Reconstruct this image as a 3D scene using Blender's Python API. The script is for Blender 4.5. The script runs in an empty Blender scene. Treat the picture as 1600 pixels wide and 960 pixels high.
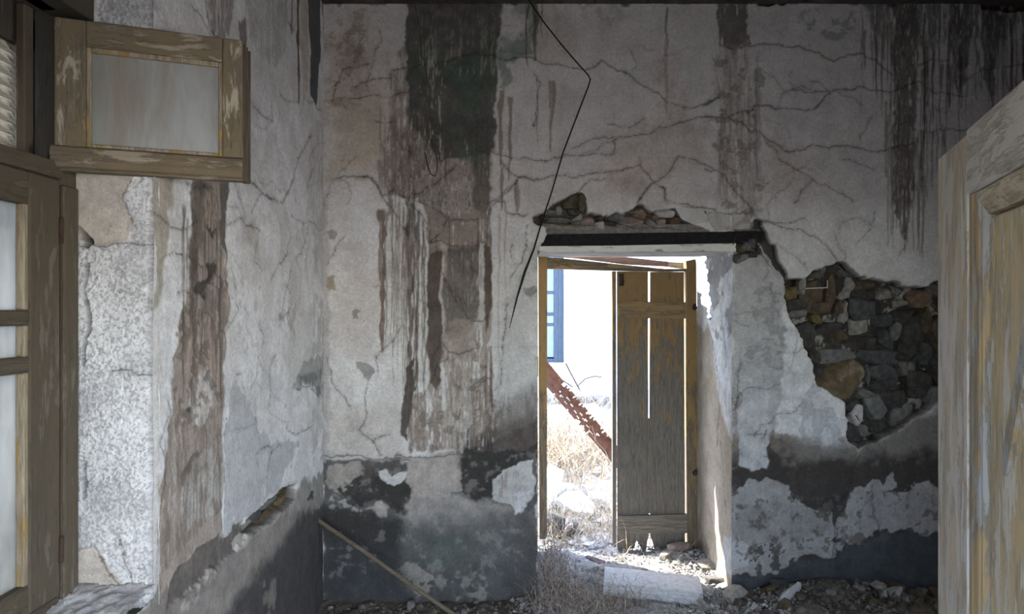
import bpy, bmesh, math, random
import numpy as np
from mathutils import Vector, Matrix

# ------------------------------------------------------------------ camera, sky, lights, exposure
C = bpy.context.scene.collection
scene = bpy.context.scene
EYE = 1.72          # camera height
F = 1100.0          # focal length in pixels of the 1600 px frame
D = 4.2             # distance of the back wall

cam_data = bpy.data.cameras.new('camera')
cam_data.sensor_width = 36.0
cam_data.lens = 36.0 * F / 1600.0
cam_data.clip_start = 0.02
cam = bpy.data.objects.new('camera', cam_data)
cam.location = (0, 0, EYE)
cam.rotation_euler = (math.pi / 2, 0, 0)
C.objects.link(cam)
scene.camera = cam

world = bpy.data.worlds.new('world')
scene.world = world
world.use_nodes = True
wn = world.node_tree
bg = wn.nodes['Background']
sky = wn.nodes.new('ShaderNodeTexSky')
sky.sky_type = 'NISHITA'
sky.sun_disc = False
sky.sun_elevation = math.radians(57)
sky.sun_rotation = math.radians(-53)
sky.air_density = 1.0
sky.dust_density = 1.2
wn.links.new(sky.outputs[0], bg.inputs[0])
bg.inputs[1].default_value = 0.95

def lamp(name, kind, loc, rot, energy, color, **kw):
    l = bpy.data.lights.new(name, kind)
    l.energy = energy
    l.color = color
    for k, v in kw.items():
        setattr(l, k, v)
    o = bpy.data.objects.new(name, l)
    o.location = loc
    o.rotation_euler = rot
    C.objects.link(o)
    return o

sun = lamp('sun', 'SUN', (0, 8, 9), (0, 0, 0), 7.0, (1.0, 0.94, 0.84), angle=math.radians(0.55))
sun.rotation_euler = Vector((0.80, -0.60, -1.55)).to_track_quat('-Z', 'Y').to_euler()
# added lamp for daylight arriving through the left window, outside its assumed open half
lamp('window_daylight', 'AREA', (-1.80, 1.30, 1.50), (0, math.radians(-90), 0), 62, (0.88, 0.94, 1.0),
     shape='RECTANGLE', size=1.2, size_y=0.55)
# added fill lamp outside the opening made for it in the unseen right-hand wall
lamp('side_window_daylight', 'AREA', (3.75, 1.85, 1.60), (0, math.radians(90), 0), 17, (0.96, 0.98, 1.0),
     shape='RECTANGLE', size=1.4, size_y=1.2)
# added unseen fill lamp behind the camera, shining in through the assumed rear doorway
lamp('hall_daylight', 'AREA', (0.55, -1.6, 1.75), (math.radians(90), 0, math.radians(14)), 62, (1.0, 0.98, 0.97),
     shape='RECTANGLE', size=1.7, size_y=2.2)

vs = scene.view_settings
vs.view_transform = 'Standard'
vs.look = 'None'
vs.gamma = 1.0
vs.use_curve_mapping = False
vs.exposure = 1.7
scene.cycles.max_bounces = 8
scene.cycles.diffuse_bounces = 5
scene.cycles.sample_clamp_indirect = 6.0

# ------------------------------------------------------------------ helpers
def tag(o, label=None, cat=None, group=None, kind=None):
    if label: o['label'] = label
    if cat: o['category'] = cat
    if group: o['group'] = group
    if kind: o['kind'] = kind
    return o

def link(o, parent=None):
    C.objects.link(o)
    if parent is not None:
        o.parent = parent
    return o

def empty(name, loc=(0, 0, 0), rot=(0, 0, 0), parent=None):
    o = bpy.data.objects.new(name, None)
    o.empty_display_size = 0.1
    o.location = loc
    o.rotation_euler = rot
    return link(o, parent)

def mesh_obj(name, verts, faces, mat=None, parent=None, smooth=False, loc=None, rot=None):
    me = bpy.data.meshes.new(name)
    me.from_pydata([tuple(v) for v in verts], [], [tuple(f) for f in faces])
    me.update()
    if mat: me.materials.append(mat)
    if smooth:
        me.polygons.foreach_set('use_smooth', [True] * len(me.polygons))
    o = bpy.data.objects.new(name, me)
    if loc is not None: o.location = loc
    if rot is not None: o.rotation_euler = rot
    return link(o, parent)

def bm_obj(name, bm, mat=None, parent=None, smooth=False, loc=None, rot=None):
    me = bpy.data.meshes.new(name)
    bm.normal_update()
    bm.to_mesh(me)
    bm.free()
    if mat: me.materials.append(mat)
    if smooth:
        me.polygons.foreach_set('use_smooth', [True] * len(me.polygons))
    o = bpy.data.objects.new(name, me)
    if loc is not None: o.location = loc
    if rot is not None: o.rotation_euler = rot
    return link(o, parent)

def box_bm(x0, x1, y0, y1, z0, z1, bevel=0.003):
    bm = bmesh.new()
    bmesh.ops.create_cube(bm, size=1.0)
    for v in bm.verts:
        v.co = Vector((x0 if v.co.x < 0 else x1, y0 if v.co.y < 0 else y1, z0 if v.co.z < 0 else z1))
    if bevel > 0:
        bmesh.ops.bevel(bm, geom=bm.edges[:], offset=bevel, segments=1, affect='EDGES', profile=0.5)
    return bm

def box(name, x0, x1, y0, y1, z0, z1, mat, parent=None, bevel=0.003, off=(0, 0, 0)):
    """A board between world coordinates; off = location of the (unrotated) parent chain."""
    return bm_obj(name, box_bm(x0 - off[0], x1 - off[0], y0 - off[1], y1 - off[1], z0 - off[2], z1 - off[2], bevel), mat, parent)

def prism_xz(name, pts, y0, y1, mat, parent=None, off=(0, 0, 0)):
    """Outline in x,z extruded from y0 to y1."""
    bm = bmesh.new()
    a = [bm.verts.new((x - off[0], y0 - off[1], z - off[2])) for x, z in pts]
    b = [bm.verts.new((x - off[0], y1 - off[1], z - off[2])) for x, z in pts]
    n = len(pts)
    bm.faces.new(a)
    bm.faces.new(b[::-1])
    for i in range(n):
        j = (i + 1) % n
        bm.faces.new((a[j], a[i], b[i], b[j]))
    bmesh.ops.recalc_face_normals(bm, faces=bm.faces[:])
    return bm_obj(name, bm, mat, parent)

def tube(name, pts, r, mat, parent=None, sides=7, radii=None):
    cu = bpy.data.curves.new(name, 'CURVE')
    cu.dimensions = '3D'
    cu.bevel_depth = r
    cu.bevel_resolution = 2
    cu.use_fill_caps = True
    sp = cu.splines.new('POLY')
    sp.points.add(len(pts) - 1)
    for i, p in enumerate(pts):
        sp.points[i].co = (p[0], p[1], p[2], 1)
        sp.points[i].radius = radii[i] if radii else 1.0
    tmp = bpy.data.objects.new(name, cu)
    dg = bpy.context.evaluated_depsgraph_get()
    C.objects.link(tmp)
    dg.update()
    me = bpy.data.meshes.new_from_object(tmp.evaluated_get(dg))
    C.objects.unlink(tmp)
    bpy.data.objects.remove(tmp)
    bpy.data.curves.remove(cu)
    me.name = name
    me.materials.clear()
    me.materials.append(mat)
    me.polygons.foreach_set('use_smooth', [True] * len(me.polygons))
    return link(bpy.data.objects.new(name, me), parent)

def rock_bm(size, seed, n=16, sharp=0.35, flat_front=False):
    """Angular stone: hull of points on a superellipsoid, sizes are full extents."""
    rnd = random.Random(seed)
    bm = bmesh.new()
    for i in range(n):
        while True:
            v = Vector((rnd.uniform(-1, 1), rnd.uniform(-1, 1), rnd.uniform(-1, 1)))
            if 0.1 < v.length < 1: break
        m = max(abs(v.x), abs(v.y), abs(v.z))
        v = v.lerp(v / m, 1.0).lerp(v.normalized(), 1 - sharp) * rnd.uniform(0.88, 1.0)
        bm.verts.new((v.x * size[0] / 2, v.y * size[1] / 2, v.z * size[2] / 2))
    r = bmesh.ops.convex_hull(bm, input=bm.verts[:])
    loose = [v for v in bm.verts if not v.link_faces]
    bmesh.ops.delete(bm, geom=loose, context='VERTS')
    # stretch to the exact extents
    for ax in range(3):
        lo = min(v.co[ax] for v in bm.verts); hi = max(v.co[ax] for v in bm.verts)
        for v in bm.verts:
            v.co[ax] = ((v.co[ax] - lo) / (hi - lo) - 0.5) * size[ax]
    bmesh.ops.recalc_face_normals(bm, faces=bm.faces[:])
    return bm

def rock(name, loc, size, seed, mat, parent=None, rot=(0, 0, 0), n=16, sharp=0.35, bev=0.0):
    bm = rock_bm(size, seed, n, sharp)
    if bev:
        bmesh.ops.bevel(bm, geom=bm.edges[:], offset=bev, segments=1, affect='EDGES', profile=0.6)
    return bm_obj(name, bm, mat, parent, loc=loc, rot=rot)

# ------------------------------------------------------------------ materials
class NT:
    def __init__(self, name):
        self.m = bpy.data.materials.new(name)
        self.m.use_nodes = True
        self.t = self.m.node_tree
        self.b = self.t.nodes['Principled BSDF']
        self.out = self.t.nodes['Material Output']
    def n(self, kind, **kw):
        nd = self.t.nodes.new('ShaderNode' + kind)
        for k, v in kw.items():
            setattr(nd, k, v)
        return nd
    def l(self, a, b): self.t.links.new(a, b)
    def coords(self, scale=(1, 1, 1), kind='Object', rot=(0, 0, 0)):
        tc = self.n('TexCoord'); mp = self.n('Mapping')
        mp.inputs['Scale'].default_value = scale
        mp.inputs['Rotation'].default_value = rot
        self.l(tc.outputs[kind], mp.inputs['Vector'])
        return mp.outputs[0]
    def noise(self, vec, scale, detail=4, rough=0.6, dist=0.0):
        nd = self.n('TexNoise')
        nd.inputs['Scale'].default_value = scale
        nd.inputs['Detail'].default_value = detail
        nd.inputs['Roughness'].default_value = rough
        nd.inputs['Distortion'].default_value = dist
        self.l(vec, nd.inputs['Vector'])
        return nd.outputs['Fac']
    def ramp(self, fac, stops, interp='LINEAR'):
        r = self.n('ValToRGB')
        r.color_ramp.interpolation = interp
        els = r.color_ramp.elements
        while len(els) < len(stops): els.new(0.5)
        for e, (p, c) in zip(els, stops):
            e.position = p
            e.color = (c, c, c, 1) if not isinstance(c, (tuple, list)) else (*c, 1)
        self.l(fac, r.inputs[0])
        return r.outputs[0]
    def mix(self, fac, a, b, mode='MIX'):
        m = self.n('Mix', data_type='RGBA', blend_type=mode)
        for sock, val in ((m.inputs[0], fac), (m.inputs[6], a), (m.inputs[7], b)):
            if isinstance(val, (int, float)): sock.default_value = val
            elif isinstance(val, (tuple, list)): sock.default_value = (*val, 1)
            else: self.l(val, sock)
        return m.outputs[2]
    def math(self, op, a, b=None):
        m = self.n('Math', operation=op)
        for s, v in ((m.inputs[0], a), (m.inputs[1], b)):
            if v is None: continue
            if isinstance(v, (int, float)): s.default_value = v
            else: self.l(v, s)
        return m.outputs[0]
    def bump(self, height, strength=0.4, dist=0.01):
        b = self.n('Bump')
        b.inputs['Strength'].default_value = strength
        b.inputs['Distance'].default_value = dist
        self.l(height, b.inputs['Height'])
        self.l(b.outputs[0], self.b.inputs['Normal'])
    def done(self, color, rough=0.85, spec=0.25, metal=0.0):
        if isinstance(color, (tuple, list)): self.b.inputs['Base Color'].default_value = (*color, 1)
        else: self.l(color, self.b.inputs['Base Color'])
        self.b.inputs['Roughness'].default_value = rough
        self.b.inputs['Specular IOR Level'].default_value = spec
        self.b.inputs['Metallic'].default_value = metal
        return self.m

def plaster_mat():
    t = NT('painted_plaster')
    a = t.n('Attribute', attribute_name='Col', attribute_type='GEOMETRY')
    v = t.coords()
    f1 = t.noise(v, 55, 6, 0.7)
    f2 = t.noise(v, 260, 3, 0.7)
    g = t.math('MULTIPLY_ADD', f1, 0.9); t.t.nodes[-1].inputs[2].default_value = 0.55
    g2 = t.math('MULTIPLY_ADD', f2, 0.7); t.t.nodes[-1].inputs[2].default_value = 0.65
    pit = t.ramp(t.noise(v, 130, 2, 0.5), [(0.24, 0.45), (0.33, 1.0)])
    big = t.ramp(t.noise(v, 7, 6, 0.75), [(0.3, (0.80, 0.79, 0.785)), (0.62, (1.06, 1.055, 1.05))])
    c = t.mix(1.0, a.outputs['Color'], t.math('MULTIPLY', g, g2), 'MULTIPLY')
    c = t.mix(1.0, c, pit, 'MULTIPLY')
    c = t.mix(1.0, c, big, 'MULTIPLY')
    h = t.math('ADD', f1, t.math('MULTIPLY', f2, 0.5))
    t.bump(h, 0.7, 0.008)
    return t.done(c, 0.92, 0.15)

def wood_mat(name, bare, dark, paint=None, amount=0.5, axis='Z', zgrad=None, scale=1.0, rough=0.8, blotch=None):
    """Grain runs along axis; flaking paint over bare wood; zgrad=(z0,z1) lets the paint survive higher up."""
    t = NT(name)
    k = 0.06
    s = {'X': (k, 1, 1), 'Y': (1, k, 1), 'Z': (1, 1, k)}[axis]
    v = t.coords(tuple(q * scale for q in s))
    vo = t.coords((scale, scale, scale))
    g = t.noise(v, 90, 5, 0.65, 0.3)
    g2 = t.noise(v, 320, 3, 0.6)
    wood = t.mix(t.ramp(g, [(0.3, 0.0), (0.68, 1.0)]), dark, bare)
    wood = t.mix(t.ramp(g2, [(0.35, 0.55), (0.6, 1.0)]), (0.02, 0.018, 0.015), wood)
    h = t.math('ADD', g, t.math('MULTIPLY', g2, 0.6))
    col = wood
    if blotch:
        bn = t.noise(t.coords(tuple((0.3 if q < 1 else 1) * scale for q in s)), 14, 5, 0.7, 0.4)
        col = t.mix(t.ramp(bn, [(0.5, 0.0), (0.56, 1.0)]), col, t.mix(g, tuple(x * 0.8 for x in blotch), blotch))
    if paint:
        p1 = t.noise(t.coords(tuple((0.22 if q < 1 else 1) * scale for q in s)), 26, 7, 0.72, 0.5)
        if zgrad:
            sx = t.n('SeparateXYZ'); t.l(vo, sx.inputs[0])
            mr = t.n('MapRange'); mr.inputs[1].default_value = zgrad[0]; mr.inputs[2].default_value = zgrad[1]
            mr.inputs[3].default_value = -0.16; mr.inputs[4].default_value = 0.12
            t.l(sx.outputs[2], mr.inputs[0])
            p1 = t.math('ADD', p1, mr.outputs[0])
        th = 1.0 - amount
        mask = t.ramp(p1, [(max(0.0, 0.2 + 0.6 * th - 0.02), 0.0), (0.2 + 0.6 * th + 0.02, 1.0)])
        pc = t.mix(t.noise(vo, 9, 4), tuple(x * 0.75 for x in paint), tuple(min(1, x * 1.15) for x in paint))
        col = t.mix(mask, col, pc)
        h = t.math('ADD', t.math('MULTIPLY', h, 0.6), t.math('MULTIPLY', mask, 0.7))
    t.bump(h, 0.6, 0.004)
    return t.done(col, rough, 0.25)

def rough_mat(name, c1, c2, scale=20, c3=None, rough=0.95, bump=0.6, dist=0.01, spec=0.15):
    t = NT(name)
    v = t.coords()
    n1 = t.noise(v, scale, 8, 0.7)
    n2 = t.noise(v, scale * 5, 4, 0.7)
    col = t.mix(t.ramp(n1, [(0.35, 0.0), (0.65, 1.0)]), c1, c2)
    if c3:
        col = t.mix(t.ramp(t.noise(v, scale * 0.6, 6, 0.7, 0.3), [(0.55, 0.0), (0.62, 1.0)]), col, c3)
    col = t.mix(0.5, col, t.ramp(n2, [(0.2, 0.35), (0.7, 1.0)]), 'MULTIPLY')
    t.bump(t.math('ADD', n1, t.math('MULTIPLY', n2, 0.5)), bump, dist)
    return t.done(col, rough, spec)

M = {}
M['plaster'] = plaster_mat()
M['stone_dark'] = rough_mat('stone_dark', (0.035, 0.032, 0.030), (0.085, 0.078, 0.07), 22)
M['stone_brown'] = rough_mat('stone_brown', (0.06, 0.045, 0.03), (0.14, 0.105, 0.07), 22)
M['stone_tan'] = rough_mat('stone_tan', (0.085, 0.06, 0.035), (0.18, 0.128, 0.075), 14, (0.22, 0.185, 0.14))
M['stone_grey'] = rough_mat('stone_grey', (0.10, 0.098, 0.095), (0.20, 0.19, 0.18), 25)
M['stone_blue'] = rough_mat('stone_blue', (0.045, 0.047, 0.047), (0.11, 0.11, 0.108), 25)
M['stone_light'] = rough_mat('stone_light', (0.17, 0.155, 0.135), (0.34, 0.315, 0.28), 30)
M['stone_pale'] = rough_mat('stone_pale', (0.36, 0.34, 0.32), (0.56, 0.54, 0.52), 30)
M['stone_ochre'] = rough_mat('stone_ochre', (0.10, 0.075, 0.03), (0.20, 0.155, 0.075), 25)
M['stone_rust'] = rough_mat('stone_rust', (0.11, 0.07, 0.048), (0.26, 0.18, 0.125), 25)
M['stone_olive'] = rough_mat('stone_olive', (0.055, 0.05, 0.035), (0.14, 0.125, 0.085), 25)
M['stone_pink'] = rough_mat('stone_pink', (0.20, 0.15, 0.13), (0.36, 0.29, 0.26), 25)
M['mortar'] = rough_mat('mortar', (0.16, 0.15, 0.14), (0.32, 0.30, 0.28), 35, bump=0.9)
M['slate'] = rough_mat('slate', (0.07, 0.06, 0.065), (0.14, 0.115, 0.12), 25)
M['concrete'] = rough_mat('concrete', (0.50, 0.50, 0.505), (0.68, 0.68, 0.685), 40, (0.42, 0.415, 0.41))
M['earth'] = rough_mat('earth', (0.07, 0.058, 0.046), (0.19, 0.165, 0.14), 18, (0.30, 0.28, 0.25), bump=1.0)
def floor_mat():
    t = NT('dusty_earth')
    v = t.coords()
    n1 = t.noise(v, 18, 8, 0.7); n2 = t.noise(v, 90, 4, 0.7)
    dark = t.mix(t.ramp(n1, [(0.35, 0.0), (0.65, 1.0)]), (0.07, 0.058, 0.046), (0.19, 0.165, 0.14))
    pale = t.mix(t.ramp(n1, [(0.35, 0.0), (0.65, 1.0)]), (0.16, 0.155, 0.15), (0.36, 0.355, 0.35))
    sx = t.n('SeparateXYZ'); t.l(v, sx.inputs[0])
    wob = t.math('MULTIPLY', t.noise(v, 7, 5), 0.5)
    a = t.math('ABSOLUTE', t.math('SUBTRACT', sx.outputs[0], 0.75))     # pale mortar dust plus doorway skylight put into the colour
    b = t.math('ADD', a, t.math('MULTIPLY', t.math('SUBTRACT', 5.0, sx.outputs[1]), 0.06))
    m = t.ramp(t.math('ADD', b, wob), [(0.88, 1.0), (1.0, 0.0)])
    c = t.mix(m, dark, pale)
    c = t.mix(0.5, c, t.ramp(n2, [(0.2, 0.35), (0.7, 1.0)]), 'MULTIPLY')
    t.bump(t.math('ADD', n1, t.math('MULTIPLY', n2, 0.5)), 1.0, 0.01)
    return t.done(c, 0.95, 0.15)
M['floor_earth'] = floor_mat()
M['yard'] = rough_mat('yard_earth', (0.26, 0.25, 0.235), (0.46, 0.445, 0.42), 12, bump=1.0)
M['grit'] = rough_mat('pale_grit', (0.18, 0.175, 0.17), (0.50, 0.495, 0.49), 25)
M['gravel'] = rough_mat('gravel', (0.10, 0.09, 0.08), (0.34, 0.32, 0.29), 3, (0.5, 0.49, 0.47))
M['facade'] = rough_mat('whitewash', (0.80, 0.80, 0.78), (0.86, 0.86, 0.84), 3, bump=0.2)
M['tar'] = rough_mat('blackened_timber', (0.008, 0.008, 0.009), (0.022, 0.021, 0.022), 30, rough=0.75)
M['iron'] = rough_mat('rusty_iron', (0.04, 0.026, 0.02), (0.09, 0.055, 0.042), 30, rough=0.8)
M['rust'] = rough_mat('rusted_steel', (0.045, 0.020, 0.013), (0.11, 0.05, 0.032), 16, rough=0.85)
M['cable'] = rough_mat('black_cable', (0.010, 0.010, 0.010), (0.02, 0.02, 0.02), 30, rough=0.6)
M['wire'] = rough_mat('brown_wire', (0.04, 0.03, 0.025), (0.10, 0.07, 0.055), 30, rough=0.6)
M['weed'] = rough_mat('dry_weed', (0.20, 0.15, 0.10), (0.60, 0.50, 0.37), 30, bump=0.1)
M['weed_grey'] = rough_mat('dry_grey_weed', (0.11, 0.08, 0.058), (0.52, 0.44, 0.36), 45, bump=0.1)
M['ceiling'] = rough_mat('ceiling_boards', (0.05, 0.04, 0.035), (0.11, 0.09, 0.08), 10)
M['wall_plain'] = rough_mat('plain_plaster', (0.42, 0.40, 0.38), (0.56, 0.54, 0.52), 3, (0.30, 0.27, 0.25), bump=0.3)
M['win_wood'] = wood_mat('brown_window_wood', (0.12, 0.094, 0.068), (0.055, 0.043, 0.030), (0.078, 0.061, 0.041), 0.55, 'Z', blotch=(0.13, 0.11, 0.085))
M['win_wood_dark'] = wood_mat('dark_window_wood', (0.08, 0.068, 0.055), (0.035, 0.03, 0.024), (0.055, 0.047, 0.037), 0.55, 'Z')
M['win_rail'] = wood_mat('brown_window_rail', (0.12, 0.094, 0.068), (0.055, 0.043, 0.030), (0.078, 0.061, 0.041), 0.55, 'Y')
M['sash_v'] = wood_mat('sash_stile_wood', (0.20, 0.165, 0.12), (0.10, 0.08, 0.055), (0.145, 0.112, 0.070), 0.50, 'Z', blotch=(0.36, 0.31, 0.24))
M['sash_h'] = wood_mat('sash_rail_wood', (0.20, 0.165, 0.12), (0.10, 0.08, 0.055), (0.150, 0.115, 0.072), 0.52, 'X', blotch=(0.30, 0.255, 0.19))
M['sash_bead'] = wood_mat('sash_bead_wood', (0.36, 0.30, 0.21), (0.17, 0.13, 0.09), (0.26, 0.175, 0.07), 0.40, 'Z')
M['sash_dark'] = wood_mat('sash_edge_wood', (0.12, 0.09, 0.06), (0.05, 0.04, 0.03), None, axis='Z')
M['cream'] = wood_mat('cream_slat_wood', (0.52, 0.47, 0.38), (0.36, 0.31, 0.24), (0.58, 0.54, 0.46), 0.5, 'Y')
M['door_plank'] = wood_mat('door_plank_wood', (0.28, 0.25, 0.215), (0.13, 0.115, 0.10), (0.30, 0.195, 0.09), 0.50, 'Z', zgrad=(0.75, 2.0))
M['door_batten'] = wood_mat('door_batten_wood', (0.34, 0.26, 0.16), (0.18, 0.13, 0.08), (0.33, 0.225, 0.115), 0.55, 'X')
M['door_batten_low'] = wood_mat('door_batten_bare_wood', (0.30, 0.265, 0.22), (0.14, 0.12, 0.10), None, axis='X')
M['door_jamb'] = wood_mat('door_jamb_wood', (0.26, 0.205, 0.14), (0.11, 0.085, 0.06), (0.30, 0.195, 0.085), 0.55, 'Z', zgrad=(0.3, 1.7))
M['door_head'] = wood_mat('door_head_wood', (0.28, 0.21, 0.13), (0.11, 0.085, 0.055), (0.33, 0.23, 0.10), 0.45, 'X')
M['fallen'] = wood_mat('fallen_plank_wood', (0.13, 0.075, 0.055), (0.06, 0.035, 0.028), None, axis='X')
M['soffit'] = wood_mat('soffit_board_wood', (0.45, 0.42, 0.37), (0.26, 0.24, 0.21), (0.62, 0.60, 0.56), 0.6, 'X')
M['pole'] = wood_mat('pole_wood', (0.17, 0.14, 0.10), (0.10, 0.08, 0.055), None, axis='X')
M['grey_door'] = wood_mat('weathered_door_stile', (0.52, 0.43, 0.34), (0.36, 0.29, 0.225), (0.52, 0.465, 0.415), 0.50, 'Z', blotch=(0.52, 0.41, 0.28))
M['grey_door_h'] = wood_mat('weathered_door_rail', (0.48, 0.43, 0.375), (0.39, 0.345, 0.30), (0.51, 0.465, 0.425), 0.52, 'X')
M['tan_door_h'] = wood_mat('tan_door_moulding', (0.44, 0.36, 0.25), (0.32, 0.25, 0.17), (0.48, 0.41, 0.30), 0.5, 'X')
M['tan_door'] = wood_mat('tan_door_panel', (0.52, 0.41, 0.27), (0.33, 0.255, 0.17), (0.52, 0.455, 0.38), 0.46, 'Z', blotch=(0.50, 0.37, 0.21))
M['strip_door'] = wood_mat('door_moulding_wood', (0.34, 0.27, 0.19), (0.19, 0.15, 0.11), (0.32, 0.30, 0.28), 0.42, 'Z', blotch=(0.38, 0.26, 0.14))
M['blue_frame'] = wood_mat('blue_grey_window_wood', (0.075, 0.095, 0.125), (0.045, 0.06, 0.085), None, axis='Z')

def pane_mat():
    t = NT('dirty_glass')
    v = t.coords((1, 1, 0.35))
    n = t.noise(v, 9, 5, 0.6)
    c = t.mix(t.ramp(n, [(0.35, 0.0), (0.7, 1.0)]), (0.12, 0.117, 0.107), (0.20, 0.20, 0.195))
    tl = t.n('BsdfTranslucent'); t.l(c, tl.inputs[0])
    df = t.n('BsdfDiffuse'); t.l(c, df.inputs[0])
    tr = t.n('BsdfTransparent'); tr.inputs[0].default_value = (0.85, 0.9, 0.95, 1)
    gl = t.n('BsdfGlossy'); gl.inputs['Roughness'].default_value = 0.08
    m1 = t.n('MixShader'); m1.inputs[0].default_value = 0.25; t.l(tl.outputs[0], m1.inputs[1]); t.l(df.outputs[0], m1.inputs[2])
    m2 = t.n('MixShader'); m2.inputs[0].default_value = 0.06; t.l(m1.outputs[0], m2.inputs[1]); t.l(tr.outputs[0], m2.inputs[2])
    m3 = t.n('MixShader'); m3.inputs[0].default_value = 0.07; t.l(m2.outputs[0], m3.inputs[1]); t.l(gl.outputs[0], m3.inputs[2])
    t.l(m3.outputs[0], t.out.inputs[0])
    return t.m

def frosted_mat():
    t = NT('grimy_frosted_glass')
    v = t.coords((1, 1, 0.18))
    n = t.noise(v, 11, 6, 0.65, 0.4)
    c = t.mix(t.ramp(n, [(0.42, 0.0), (0.68, 1.0)]), (0.34, 0.35, 0.345), (0.25, 0.215, 0.18))
    vo = t.coords()
    sp = t.n('SeparateXYZ'); t.l(vo, sp.inputs[0])
    # rusty putty bleed down the right-hand edge and greenish grime on the left
    e = t.math('ADD', sp.outputs[0], t.math('MULTIPLY', t.noise(vo, 16, 4), 0.03))
    c = t.mix(t.ramp(e, [(0.462, 0.0), (0.476, 0.85)]), c, (0.26, 0.155, 0.05))
    c = t.mix(t.ramp(e, [(0.095, 0.6), (0.165, 0.0)]), c, (0.14, 0.15, 0.12))
    tl = t.n('BsdfTranslucent'); t.l(c, tl.inputs[0])
    df = t.n('BsdfDiffuse'); t.l(c, df.inputs[0])
    gl = t.n('BsdfGlossy'); gl.inputs['Roughness'].default_value = 0.35
    m1 = t.n('MixShader'); m1.inputs[0].default_value = 0.75; t.l(tl.outputs[0], m1.inputs[1]); t.l(df.outputs[0], m1.inputs[2])
    m2 = t.n('MixShader'); m2.inputs[0].default_value = 0.06; t.l(m1.outputs[0], m2.inputs[1]); t.l(gl.outputs[0], m2.inputs[2])
    t.l(m2.outputs[0], t.out.inputs[0])
    return t.m

M['pane'] = pane_mat()
M['frosted'] = frosted_mat()
t = NT('blue_window_glass')
M['far_glass'] = t.done(t.mix(t.noise(t.coords(), 6, 4), (0.12, 0.15, 0.19), (0.24, 0.28, 0.32)), 0.4, 0.3)

# ------------------------------------------------------------------ wall painting engine
def vnoise(u, v, su, sv, seed):
    r = np.random.RandomState(seed)
    x = u / su; y = v / sv
    x = x - x.min(); y = y - y.min()
    nx = int(x.max()) + 3; ny = int(y.max()) + 3
    L = r.rand(nx, ny).astype(np.float32)
    xi = x.astype(int); yi = y.astype(int)
    fx = x - xi; fy = y - yi
    fx = fx * fx * (3 - 2 * fx); fy = fy * fy * (3 - 2 * fy)
    return (L[xi, yi] * (1 - fx) * (1 - fy) + L[xi + 1, yi] * fx * (1 - fy)
            + L[xi, yi + 1] * (1 - fx) * fy + L[xi + 1, yi + 1] * fx * fy)

def fbm(u, v, su, sv, octs, seed, gain=0.55):
    a = 1.0; s = 0.0; tot = 0.0
    for o in range(octs):
        s = s + a * vnoise(u, v, su / 2 ** o, sv / 2 ** o, seed * 31 + o)
        tot += a; a *= gain
    return s / tot

def sstep(a, b, x):
    t = np.clip((x - a) / (b - a), 0, 1)
    return t * t * (3 - 2 * t)

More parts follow.
